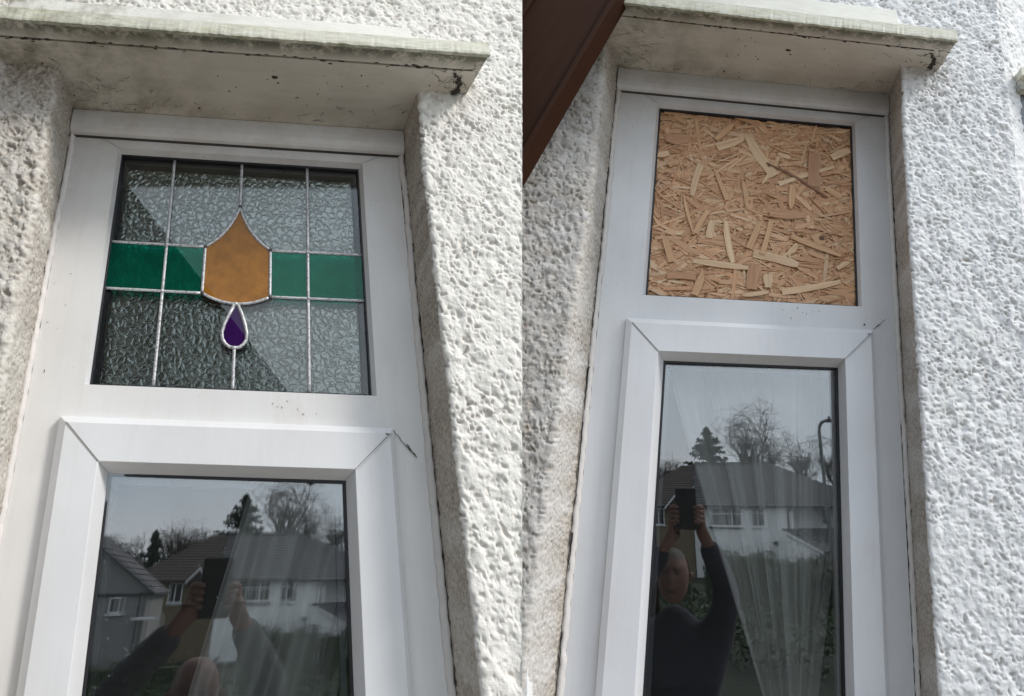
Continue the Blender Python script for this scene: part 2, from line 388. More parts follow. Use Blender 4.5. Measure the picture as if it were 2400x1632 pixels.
def smooth_noise(W, H, res, cell, seed):
    g = np.random.default_rng(seed); w_, h_ = int(W / res), int(H / res); nx, ny = int(W / cell) + 3, int(H / cell) + 3
    G = g.normal(0, 1, (ny, nx)).astype(np.float32)
    x = np.arange(w_) * res / cell; y = np.arange(h_) * res / cell
    xi = x.astype(int); yi = y.astype(int); fx = x - xi; fy = y - yi; fx = fx * fx * (3 - 2 * fx); fy = fy * fy * (3 - 2 * fy)
    a = G[yi][:, xi]; b = G[yi][:, xi + 1]; c = G[yi + 1][:, xi]; d = G[yi + 1][:, xi + 1]
    return (a * (1 - fx) + b * fx) * (1 - fy)[:, None] + (c * (1 - fx) + d * fx) * fy[:, None]
HW, HH, HR = 1.9, 2.1, .0011
def relief(seed):
    base = smooth_noise(HW, HH, HR, .030, seed) * .0013 + smooth_noise(HW, HH, HR, .012, seed + 1) * .0012 + smooth_noise(HW, HH, HR, .007, seed + 2) * .0008
    bum = blobfield(HW, HH, HR, 42000, .0018, .0055, 'bump', .0030, 1.4, seed + 3)
    pit = blobfield(HW, HH, HR, 76000, .0013, .0038, 'pit', .0064, 1.9, seed + 4)
    pit2 = blobfield(HW, HH, HR, 1100, .004, .0070, 'pit', .0070, 1.9, seed + 5)
    p = np.maximum(pit, pit2)
    # drag the hollows about so that none stays round
    w1 = smooth_noise(HW, HH, HR, .011, seed + 6) * .0022 + smooth_noise(HW, HH, HR, .0045, seed + 8) * .0009; w2 = smooth_noise(HW, HH, HR, .010, seed + 7) * .0018 + smooth_noise(HW, HH, HR, .004, seed + 9) * .0009
    jj, ii = np.mgrid[0:p.shape[0], 0:p.shape[1]]
    jw = np.clip(jj + w1 / HR, 0, p.shape[0] - 1).astype(int); iw = np.clip(ii + w2 / HR, 0, p.shape[1] - 1).astype(int)
    p = p[jw, iw]; p = (p + np.roll(p, 1, 0) + np.roll(p, 1, 1) + np.roll(p, -1, 0) + np.roll(p, -1, 1)) / 5
    dens = np.clip(.85 + .28 * smooth_noise(HW, HH, HR, .05, seed + 10), .25, 1.35); p = p * dens
    bum = bum[jw, iw]
    h = base * .75 + bum * .30 - p * 1.1
    return h.astype(np.float32), np.clip(p / .005, 0, 1).astype(np.float32)
def sample(A, x, y):
    u = (x + .5) / HR; v = (y + 1.45) / HR
    u = np.clip(u, 0, A.shape[1] - 2); v = np.clip(v, 0, A.shape[0] - 2); i = u.astype(int); j = v.astype(int); a = u - i; b = v - j
    return A[j, i] * (1 - a) * (1 - b) + A[j, i + 1] * a * (1 - b) + A[j + 1, i] * (1 - a) * b + A[j + 1, i + 1] * a * b
RZ = .12; Y1 = .030; YB, YT = -1.33, .40
def build_wall(k):
    H, CV = relief(20 + 40 * k)
    SP = .0018
    cR = lambda y: .6005 + .006 * np.clip((y + .15) / .16, 0, 1)
    cL = (lambda y: .0055 - .012 * np.clip((y + .35) / .35, 0, 1)) if k == 0 else (lambda y: -.0125 - .022 * np.clip((-.3 - y) / .8, 0, 1))
    seam = 1224.0 if k == 0 else 1196.0
    rowsV, rowsD, rowsC, rowsX = [], [], [], []
    def face_cols(y, side):
        """x, z, normal-ish (dx, dz) and fade for the columns of one strip, from the outer end towards the window and into the reveal"""
        c = cR(y) if side > 0 else cL(y)
        rad = .006 if side > 0 else .012
        if side > 0:
            if k == 0: end = edge_x(0, y, RZ, seam)
            else: end = .845
        else:
            if k == 1: end = edge_x(1, y, RZ, seam)
            else: end = edge_x(0, y, RZ, -70.)
        return c, rad, end
    nf = {(0, 1): 180, (0, -1): 105, (1, 1): 140, (1, -1): 112}
    ys_low = np.arange(YB, Y1 + .0001, SP); ys_hi = np.concatenate([[ys_low[-1]], np.arange(ys_low[-1] + SP, YT, SP)])
    def facecols(side, y, n):
        c, rad, end = face_cols(y, side); t = np.linspace(0, 1, n + 1); s0 = c + side * rad
        return end + (s0 - end) * t
    parts = []
    for side in (-1, 1):
        n = nf[(k, side)]; nr = 62; na = 5
        X = np.zeros((len(ys_low), n + 1 + na + nr)); Z = np.zeros_like(X); NX = np.zeros_like(X); NZ = np.ones_like(X); S = np.zeros_like(X); FD = np.ones_like(X)
        for j, y in enumerate(ys_low):
            c, rad, end = face_cols(y, side); xs = facecols(side, y, n)
            a = np.linspace(0, math.pi / 2, na + 1)[1:]
            ax_ = c + side * rad * (1 - np.sin(a)); az_ = RZ - rad * (1 - np.cos(a))
            tz = np.linspace(0, 1, nr + 1)[1:]
            xe = (-.0095 if side < 0 else .6145); rz = az_[-1] + (-.004 - az_[-1]) * tz; rx = ax_[-1] + (xe - ax_[-1]) * tz ** 1.6
            X[j] = np.concatenate([xs, ax_, rx]); Z[j] = np.concatenate([np.full(n + 1, RZ), az_, rz])
            NX[j] = np.concatenate([np.zeros(n + 1), -side * np.sin(a), np.full(nr, -side)]); NZ[j] = np.concatenate([np.ones(n + 1), np.cos(a), np.zeros(nr)])
            arc = np.concatenate([xs, s_ := xs[-1] - side * rad * a, s_[-1] - side * (az_[-1] - rz)]); S[j] = arc
            fd = np.ones(n + 1 + na + nr); fd[n + 1 + na:] = np.where(tz > .05, .42, .7)
            if (k == 0 and side > 0) or (k == 1 and side < 0): fd[:3] = (0, .3, .8)
            FD[j] = fd
        Yg = np.repeat(ys_low[:, None], X.shape[1], 1)
        rv = FD < .65; rs = 2.6 if side > 0 else 1.7; ra = .50 if side > 0 else .75; h = np.where(rv, sample(H, (S * rs) % 1.2 - .3, (Yg * rs) % 1.6 - 1.3) * ra, sample(H, S, Yg) * FD); cav = np.where(rv, .5 * sample(CV, (S * 1.8) % 1.2 - .3, (Yg * 1.8) % 1.6 - 1.3), sample(CV, S, Yg))
        if k == 1: h *= .85
        P = np.stack([X + NX * h, Yg, Z + NZ * h], -1)
        parts.append((P, cav, np.stack([S, Yg, Z], -1)))
    # full width above the canopy line
    y = ys_hi
    mid = None; rows = []
    nL, nR_ = nf[(k, -1)], nf[(k, 1)]
    for yy in y:
        yl = min(yy, ys_low[-1])
        l = facecols(-1, yl, nL) + 0 * yy; r = facecols(1, yl, nR_)[::-1]
        if k == 0: r = np.linspace(r[0], edge_x(0, yy, RZ, 1224.), len(r)); l = np.linspace(edge_x(0, yy, RZ, -70.), l[-1], len(l))
        else: l = np.linspace(edge_x(1, yy, RZ, 1196.), l[-1], len(l))
        m = np.linspace(l[-1], r[0], 300)[1:-1]; rows.append(np.concatenate([l, m, r]))
    X = np.array(rows); Yg = np.repeat(y[:, None], X.shape[1], 1)
    fd = np.ones(X.shape[1])
    if k == 0: fd[-3:] = (.8, .3, 0)
    else: fd[:3] = (0, .3, .8)
    h = sample(H, X, Yg) * fd[None] * (.85 if k == 1 else 1); cav = sample(CV, X, Yg)
    parts.append((np.stack([X, Yg, RZ + h], -1), cav, np.stack([X, Yg, np.full_like(X, RZ)], -1)))
    if k == 1:   # the wall turns away at its right-hand corner
        s = np.arange(0, .62, SP * 1.6); yy = np.arange(YB, YT, SP * 1.3); S, Yg = np.meshgrid(s, yy)
        cs, sn = math.cos(R_(26)), math.sin(R_(26)); h = sample(H, .845 + S, Yg) * np.clip(.3 + S * 60, 0, .8)
        h[:, 0] = sample(H, np.full(len(yy), .845), yy)
        cx = .845 + S * cs; cz = RZ - S * sn
        Pn = np.stack([cx + sn * h * (S > 0), Yg, cz + np.where(S > 0, cs, 1.) * h], -1)
        parts.append((Pn, sample(CV, .845 + S, Yg) * .7, np.stack([.845 + S, Yg, cz], -1)))
    if k == 0:   # squared end of the wall, seen only from the side
        yy = np.arange(YB, YT, .02); t = np.array([0, 1.])
        P = np.array([[[edge_x(0, q, RZ, 1224.), q, RZ], [edge_x(0, q, RZ, 1224.) - .004, q, .035], [.612, q, .03]] for q in yy])
        parts.append((P, np.zeros(P.shape[:2]), P.copy()))
    V, F, cavs, dcs, off = [], [], [], [], 0
    for P, cv, dc in parts:
        nv, nu = P.shape[:2]; i = np.arange(nu * nv).reshape(nv, nu) + off
        F.append(np.stack([i[:-1, :-1], i[:-1, 1:], i[1:, 1:], i[1:, :-1]], -1).reshape(-1, 4)); off += nu * nv
        V.append(P.reshape(-1, 3)); cavs.append(cv.ravel()); dcs.append(dc.reshape(-1, 3))
    V = np.concatenate(V); F = np.concatenate(F); cav = np.concatenate(cavs); dc = np.concatenate(dcs)
    # dirt and painted shade: washed-off grime at the left reveal head, under the canopy ends, along the sealant joints
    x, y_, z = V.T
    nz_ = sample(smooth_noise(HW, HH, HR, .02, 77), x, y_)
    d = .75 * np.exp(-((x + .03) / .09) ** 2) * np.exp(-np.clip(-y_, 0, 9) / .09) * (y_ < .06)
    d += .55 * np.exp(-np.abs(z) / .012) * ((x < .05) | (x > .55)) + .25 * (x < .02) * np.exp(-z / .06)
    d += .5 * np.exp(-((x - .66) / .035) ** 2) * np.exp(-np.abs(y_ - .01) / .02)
    d += (.38 if k == 0 else .46) * (x < .02) * (z < RZ + .02)  # left side: grime, plus porch shade painted into the colour
    d += .80 * ((x > .55) & (x < .63) & (z < RZ - .006))  # right reveal: its shade painted into the colour along with brown dirt
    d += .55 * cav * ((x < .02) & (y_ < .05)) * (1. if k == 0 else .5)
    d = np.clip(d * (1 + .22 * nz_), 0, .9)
    W = warp(k, V)
    base = warp(k, [[.3, YB, 0]])[0]
    me = bpy.data.meshes.new('roughcast_wall')
    me.vertices.add(len(W)); me.vertices.foreach_set('co', (W - base).astype(np.float32).ravel())
    me.loops.add(len(F) * 4); me.loops.foreach_set('vertex_index', F.astype(np.int32).ravel())
    me.polygons.add(len(F)); me.polygons.foreach_set('loop_start', np.arange(0, len(F) * 4, 4, dtype=np.int32))
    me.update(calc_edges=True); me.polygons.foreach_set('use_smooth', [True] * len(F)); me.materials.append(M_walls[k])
    for an, ty, key, data in (('dc', 'FLOAT_VECTOR', 'vector', dc), ('cav', 'FLOAT', 'value', cav), ('dirt_shade', 'FLOAT', 'value', d)):
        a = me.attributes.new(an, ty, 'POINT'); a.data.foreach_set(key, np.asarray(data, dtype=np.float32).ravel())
    me.update()
    o = bpy.data.objects.new('roughcast_wall', me); COL.objects.link(o); o.location = Vector(base)
    return o
WL = ['white pitted roughcast wall around the stained glass window', 'white pitted roughcast wall around the boarded window']
walls = []
for k in (0, 1):
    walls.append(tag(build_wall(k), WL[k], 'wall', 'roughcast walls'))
# continuation of the walls out of view, down to the ground
for k in (0, 1):
    b = MB()
    x0, x1 = (-1.2, .60) if k == 0 else (.02, 1.1)
    b.box(x0, x1, -2.6, YB - .002, .0, RZ - .004)
    if k == 0: b.box(-1.2, -.04, YB, .9, .0, RZ - .016)
    else:
        yy = np.linspace(YB, YT, 12); b.loft([[(-.16, y, .0), (-.16, y, RZ - .012), (edge_x(1, y, RZ, 1196.) + .02, y, RZ - .012), (edge_x(1, y, RZ, 1196.) + .02, y, .0)] for y in yy], close=True)
    b.build('wall_base', M_wall, walls[k], k)

# ------------------------------------------------------------------ canopies over the windows
def wiggle(p, q, n, amp, g):
    p, q = np.array(p, float), np.array(q, float); t = np.linspace(0, 1, n)[:, None]; P = p + (q - p) * t
    P[1:-1] += g.normal(0, amp, (n - 2, 3)) * [1, .2, 1]; return P
def canopy(k):
    g = np.random.default_rng(5 + k)
    th = empty('window_canopy', warp(k, [[.3, .03, .1]])[0],
               ['cream wooden canopy with a green mossy front edge above the stained glass window', 'cream wooden canopy above the window boarded with chipboard'][k], 'canopy', 'canopies over the windows')
    xl, xr = (-.098, .690)
    under = lambda z: .0325 - .0225 * (z - .0) / .21          # soffit falls gently outwards
    def board(z0, z1, yo0, yo1, x0=xl, x1=xr):
        n = 24; rows = []
        for i in range(n + 1):
            x = x0 + (x1 - x0) * i / n
            rows.append([(x, under(z0) + yo0, z0), (x, under(z1) + yo0, z1), (x, under(z1) + yo1, z1), (x, under(z0) + yo1, z0)])
        return MB().loft(rows, close=True)
    b = board(-.004, .1735, 0, .018)
    b.build('soffit', M_soffit, th, k)
    board(.1775, .2070, 0, .016).build('soffit_edge', M_soffit, th, k)
    MB().box(xl, .657, under(.175) + .004, .028, .1733, .1777).build('drip_groove', M_crack, th, k)
    MB().box(.657, xr, under(.175) + .0003, .028, .1734, .1776).build('groove_end', M_soffit, th, k)
    # fascia with a slightly uneven lower edge
    rows = []; n = 160
    for i in range(n + 1):
        x = xl + (xr + .002 - xl) * i / n; e = g.normal(0, .0004)
        rows.append([(x, .0092 + e, .2065), (x, .0090 + e, .2120 + g.normal(0, .0003)), (x, .0335 + g.normal(0, .0003), .2125), (x, .0365, .2095), (x, .0365, .2065)])
    MB().loft(rows, close=True).build('fascia', M_fascia, th, k)
    # sloping top and the painted apron board behind it
    MB().hexa([(xl, .0335, .2064), (xr, .0335, .2064), (xr, .056, .118), (xl, .056, .118)],
              [(xl, .0364, .2064), (xr, .0364, .2064), (xr, .066, .118), (xl, .066, .118)]).build('top_board', M_fascia, th, k)
    MB().add([(xl, .058, .150), (.600, .058, .150), (.590, .137, .150), (xl, .137, .150), (xl, .058, .122), (.600, .058, .122), (.590, .137, .122), (xl, .137, .122)],
             [(0, 1, 2, 3), (7, 6, 5, 4), (0, 4, 5, 1), (1, 5, 6, 2), (2, 6, 7, 3), (3, 7, 4, 0)]).build('apron_board', M_apron, th, k, bevel=.0015)
    # cobwebs, egg cases and grime clots
    b = MB()
    spots = [(.02, .045, .06, 9), (.06, .03, .05, 10), (.60, .05, .05, 9), (.645, .165, .03, 16), (.46, .03, .04, 8), (.665, .13, .02, 12), (.0, .11, .05, 7), (.10, .05, .05, 6)]
    for cx, cz, sp, n in spots:
        for _ in range(n):
            a = np.array([cx + g.normal(0, sp), 0, cz + g.normal(0, sp * .6)]); q = a + np.array([g.normal(0, .02), 0, g.normal(0, .012)])
            a[2] = np.clip(a[2], .012, .204); q[2] = np.clip(q[2], .012, .204); P = wiggle(a, q, 6, .0022, g)
            P[:, 1] = [under(z) - .0009 for z in P[:, 2]]; b.tube(P, .00028, 3)
    b.build('cobweb', M_web, th, k)['kind'] = 'stuff'
    b = MB()
    def clot(x, z, r, s=1.4):
        y = under(z) - .0006; pts = [(x + r * s * math.cos(t) * (.7 + .5 * g.random()), z + r * math.sin(t) * (.7 + .5 * g.random())) for t in np.linspace(0, 2 * math.pi, 8)[:-1]]
        n = len(pts); b.add([(px, y + .001, pz) for px, pz in pts] + [(x, y - r * .5, z)], [(i, (i + 1) % n, n) for i in range(n)])
    clot(.355, .130, .0042); clot(.362, .117, .0018); clot(.40, .085, .0012); clot(.225, .040, .0026, 1); clot(.218, .052, .0012, 1); clot(.29, .1, .001)
    for _ in range(34): clot(g.random() * .74 - .08, .015 + g.random() * .15, .0006 + .0009 * g.random())
    for _ in range(60): clot(xl + g.random() * (xr - xl), .1755 + g.normal(0, .0022), .0012 + .001 * g.random(), 3)
    b.build('grime_clot', M_web, th, k)['kind'] = 'stuff'
    # the black drip of grime at the outer right corner
    b = MB()
    for i in range(26):
        t = i / 25; clot_x = .652 + .018 * math.sin(t * 2.2) + g.normal(0, .002); zz = .168 - .045 * t
        y = under(zz) - .001; r = .0016 + .003 * t * g.random()
        b.add([(clot_x - r, y, zz - r), (clot_x + r, y, zz - r), (clot_x + r, y, zz + r), (clot_x - r, y, zz + r), (clot_x, y - r * .9, zz)], [(0, 1, 4), (1, 2, 4), (2, 3, 4), (3, 0, 4)])
    b.build('grime_drip', M_web, th, k)['kind'] = 'stuff'
    return th
for k in (0, 1): canopy(k)

# ------------------------------------------------------------------ the windows
FB = -1.31          # foot of what is built of each window
def mitre_ring(x0, x1, y0, y1, X0, X1, Y0, Y1, za, zb, th_=.004):
    """four sloped faces between an outer ring (X.., za) and an inner ring (x.., zb); returns four MB"""
    O = [(X0, Y1, za), (X1, Y1, za), (X1, Y0, za), (X0, Y0, za)]; I = [(x0, y1, zb), (x1, y1, zb), (x1, y0, zb), (x0, y0, zb)]
    out_ = []
    for i in range(4):
        j = (i + 1) % 4
        out_.append(MB().add([O[i], O[j], I[j], I[i], (*O[i][:2], za - th_ - .02), (*O[j][:2], za - th_ - .02), (*I[j][:2], min(zb, za) - th_ - .02), (*I[i][:2], min(zb, za) - th_ - .02)],
                             [(3, 2, 1, 0), (4, 5, 6, 7), (0, 1, 5, 4), (2, 3, 7, 6), (1, 2, 6, 5), (3, 0, 4, 7)]))
    return out_
OX0, OX1, OY1, OY0 = .0800, .5330, -.0388, -.4970      # upper light opening
PTILT = [(.01685, -.01003), (-.0096, .0011)]
def window(k):
    M_pvc, M_pvc2 = PVC[k]
    lab = ['white plastic window with a leaded stained glass upper light', 'white plastic window with its upper light boarded up in chipboard'][k]
    th = empty('window', warp(k, [[.3, FB, 0]])[0], lab, 'window', 'plastic framed windows')
    # outer frame, members butted
    fz = 0.0
    MB().box(-.001, .6035, OY1, .002, -.05, fz).build('frame_head', M_pvc, th, k)
    MB().box(-.001, OX0, FB, OY1, -.05, fz).build('frame_stile', M_pvc, th, k)
    MB().box(OX1, .6035, FB, OY1, -.05, fz).build('frame_stile', M_pvc, th, k)
    MB().box(OX0, OX1, -.560, OY0, -.05, fz).build('frame_transom', M_pvc, th, k)
    # rounded head strip under the canopy
    rows = []
    prof = [(.034, .0), (.034, .013), (.030, .0165), (.010, .0185), (-.004, .0185), (-.0135, .0165), (-.0185, .012), (-.0195, .006), (-.0195, .0)]
    for x in (-.0075, .15, .3, .45, .6115): rows.append([(x, y, z) for y, z in prof])
    o = MB().loft(rows, close=True).build('head_strip', M_pvc, th, k, bevel=.001)
    MB().box(-.003, .606, -.0206, -.0194, .0, .0055).build('strip_joint', M_line, th, k)
    # crack between strip and soffit
    g = np.random.default_rng(3 + k); b = MB(); b.tube(wiggle((.03, .0325, .019), (.42, .0325, .019), 30, .0006, g), .0016, 5, .0005); b.build('gap_line', M_crack, th, k)
    # glazing bead of the upper light (slopes to the gasket)
    for i, m_ in enumerate(mitre_ring(OX0 + .0045, OX1 - .0045, OY0 + .0035, OY1 - .0045, OX0, OX1, OY0, OY1, .0, -.0125)):
        m_.build('glazing_bead', M_pvc2, th, k)
    gx0, gx1, gy0, gy1 = OX0 + .0045, OX1 - .0045, OY0 + .0035, OY1 - .0045
    gw = .0032
    for (a, b_, c, d) in ((gx0, gx1, gy1 - .0042, gy1), (gx0, gx1, gy0, gy0 + .0022), (gx0, gx0 + gw, gy0, gy1), (gx1 - gw, gx1, gy0, gy1)):
        zz = -.0118 if (b_ - a) > .1 else -.0121
        MB().box(a, b_, c, d, -.034, zz).build('gasket', M_gasket, th, k, bevel=.0008)
    # faint mitre lines of bead and frame
    for (x0, y0, x1, y1) in ((OX0 - .034, -.0195, OX0, OY1), (OX1 + .034, -.0195, OX1, OY1)):
        for off, mm in ((0, M_line2), (.005, M_line2)):
            s_ = 1 if x1 > x0 else -1
            MB().prism([(x0 + off, y0), (x0 + off + .0006, y0), (x1 + .0006 - off * .0 * s_, y1), (x1, y1)], .0002, .0006).build('mitre_line', mm, th, k)
    # opening sash
    SX0, SX1, SY1 = .0518, .5532, -.5502
    TX0, TX1, TY1, sz = .0655, .5445, -.5618, .0185
    IX0, IX1, IY1 = .1182, .4893, -.6170
    KX0, KX1, KY1, kz = .1290, .4812, -.6283, -.0115
    def quadprism(P, depth=.02):
        return MB().add([p for p in P] + [(p[0], p[1], p[2] - depth) for p in P], [(3, 2, 1, 0), (4, 5, 6, 7), (0, 1, 5, 4), (1, 2, 6, 5), (2, 3, 7, 6), (3, 0, 4, 7)])
    top = MB(); lef = MB(); rig = MB()
    prof3 = [(SX0, SX1, SY1, .001), (SX0 + .002, SX1 - .0015, SY1 - .0012, .012), (TX0, TX1, TY1, sz), (IX0, IX1, IY1, sz + .0005), (KX0, KX1, KY1, kz), (KX0, KX1, KY1, -.03)]
    top.loft([[(a, y, z) for a, b_, y, z in prof3], [(b_, y, z) for a, b_, y, z in prof3]], close=True)
    lef.loft([[(a, y, z) for a, b_, y, z in prof3], [(a, FB, z) for a, b_, y, z in prof3]], close=True)
    rig.loft([[(b_, y, z) for a, b_, y, z in prof3], [(b_, FB, z) for a, b_, y, z in prof3]], close=True)
    s_top = top.build('sash', M_pvc2, th, k, bevel=.0007)
    lef.build('sash_stile', M_pvc2, s_top, k, bevel=.0007); rig.build('sash_stile', M_pvc2, s_top, k, bevel=.0007)
    # mitre joints of the sash: left one stands open, right one is a hairline
    def mit(xa, ya, xb, yb, w_, m_, z=sz + .0007):
        dx, dy = xb - xa, yb - ya; l = math.hypot(dx, dy); nx, ny = -dy / l * w_, dx / l * w_
        MB().add([(xa - nx, ya - ny, z), (xb - nx * .6, yb - ny * .6, z + .0004), (xb + nx * .6, yb + ny * .6, z + .0004), (xa + nx, ya + ny, z)] +
                 [(xa - nx, ya - ny, z - .001), (xb - nx * .6, yb - ny * .6, z - .001), (xb + nx * .6, yb + ny * .6, z - .001), (xa + nx, ya + ny, z - .001)],
                 [(0, 1, 2, 3), (7, 6, 5, 4), (0, 4, 5, 1), (1, 5, 6, 2), (2, 6, 7, 3), (3, 7, 4, 0)]).build('mitre_joint', m_, s_top, k)
    mit(TX0, TY1, IX0, IY1, .0011, M_line2); mit(TX0 + .0016, TY1, IX0 + .0016, IY1, .0004, M_line)
    mit(TX1, TY1, IX1, IY1, .0004, M_line); mit(TX1 + .003, TY1 - .001, IX1 + .003, IY1 - .001, .00025, M_line2)
    gq = np.random.default_rng(50 + k); b = MB()
    if k == 0:
        b.tube(wiggle((.5535, -.552, .004), (.587, -.592, .003), 14, .0009, gq), .00055, 4); b.tube(wiggle((.574, -.574, .004), (.588, -.594, .004), 8, .0006, gq), .0011, 4, .0004)
    else:
        b.tube(wiggle((.5535, -.548, .004), (.582, -.524, .003), 14, .0009, gq), .0005, 4); b.tube(wiggle((.562, -.541, .004), (.570, -.535, .004), 8, .0006, gq), .0012, 4, .0005); b.tube(wiggle((.535, -.536, .002), (.538, -.538, .003), 4, .0003, gq), .0016, 4)
    b.tube(wiggle((.538, -.5625, sz + .001), (.5435, -.5635, sz + .001), 5, .0006, gq), .0011, 4, .0004)
    for q in range(26):
        px_, py_ = [(gq.uniform(0, .6), gq.uniform(-.035, 0)), (gq.uniform(.003, .075), gq.uniform(-.5, -.04)), (gq.uniform(.36, .44), gq.uniform(-.535, -.51))][q % 3]
        b.tube(wiggle((px_, py_, .0006), (px_ + gq.normal(0, .002), py_ + gq.normal(0, .003), .0008), 4, .0003, gq), .00022 + .0004 * gq.random() ** 3, 3)
    b.build('cobweb', M_web, th, k)['kind'] = 'stuff'
    # gasket and pane of the sash
    for (a, b_, c, d) in ((KX0, KX1, KY1 - .0045, KY1), (KX0, KX0 + .0045, FB, KY1 - .0045), (KX1 - .0045, KX1, FB, KY1 - .0045)):
        MB().box(a, b_, c, d, -.019, -.0122).build('gasket', M_gasket, s_top, k, bevel=.0008)
    # double glazed unit: outer sheet tilted slightly so both windows mirror the same house
    ta, tb = PTILT[k]
    def zt(x, y, z): return z - .005 - ta * (x - .305) - tb * (y + .95)
    for zz in (-.013,):
        P = [(KX0 - .004, FB), (KX1 + .004, FB), (KX1 + .004, KY1 + .004), (KX0 - .004, KY1 + .004)]
        MB().add([(x, y, zt(x, y, zz)) for x, y in P] + [(x, y, zt(x, y, zz) - .004) for x, y in P],
                 [(0, 1, 2, 3), (7, 6, 5, 4), (0, 4, 5, 1), (1, 5, 6, 2), (2, 6, 7, 3), (3, 7, 4, 0)]).build('glass_pane', M_pane, s_top, k)
    for (a, b_, c, d) in ((KX0 + .001, KX1 - .001, KY1 - .0125, KY1 - .004), (KX1 - .0125, KX1 - .004, FB, KY1 - .0125), (KX0 + .004, KX0 + .0115, FB, KY1 - .0125)):
        MB().box(a, b_, c, d, -.048, -.036).build('spacer_bar', M_spacer, s_top, k)
    return th, (gx0, gx1, gy0, gy1)
wins = [window(0), window(1)]

# sealant beads between frame and wall, with the crack beside them
def sealant(k):
    g = np.random.default_rng(31 + k)
    th = empty('sealant_bead', warp(k, [[.0, FB, .003]])[0],
               ['wavy cracked sealant bead round the stained glass window frame', 'wavy cracked sealant bead round the boarded window frame'][k], 'sealant', 'sealant beads')
    MB().box(.6036, .645, FB, .03, -.052, -.006).build('leak_stop_strip', M_crack, th, k); MB().box(-.045, -.0012, FB, .03, -.052, -.006).build('leak_stop_strip', M_crack, th, k)  # dark backing added to stop sky light leaking past the sealant
    for side in (-1, 1):
        ys = np.arange(.0, FB, -.007); n = len(ys); wv = np.cumsum(g.normal(0, .0011, n)); wv -= np.linspace(wv[0], wv[-1], n)
        wv = np.clip(wv, -.003, .003) + .0012 * np.sin(ys * 170 + g.random() * 6) + g.normal(0, .0004, n)
        rows = []; x0 = -.0040 if side < 0 else .6080
        for y, w_ in zip(ys, wv):
            c = x0 + w_ * .5; hw = .0042 + .0012 * g.random(); s = -side
            rows.append([(c + hw * s, y, -.001), (c + hw * .8 * s, y, .0035), (c, y, .0062), (c - hw * .8 * s, y, .0072), (c - hw * 1.25 * s, y, .004), (c - hw * 1.4 * s, y, -.001)])
        MB().loft(rows, close=True).build('sealant_strip', M_sealant, th, k, smooth=True)
        b = MB(); P = [(x0 + side * (.0052 + g.normal(0, .0006)), y, .0088 + g.normal(0, .0010)) for y, w_ in zip(ys, wv)]
        i = 0
        while i < n - 4:
            L_ = int(g.integers(8, 26)); seg = P[i:i + L_]
            if len(seg) > 3: b.tube(seg, (.0016 if side > 0 else .0013) * (.4 + g.random()), 4, .0006)
            i += L_ + int(g.integers(1, 6 if side > 0 else 14))
        b.build('crack_line', M_crack, th, k)['kind'] = 'stuff'
for k in (0, 1): sealant(k)

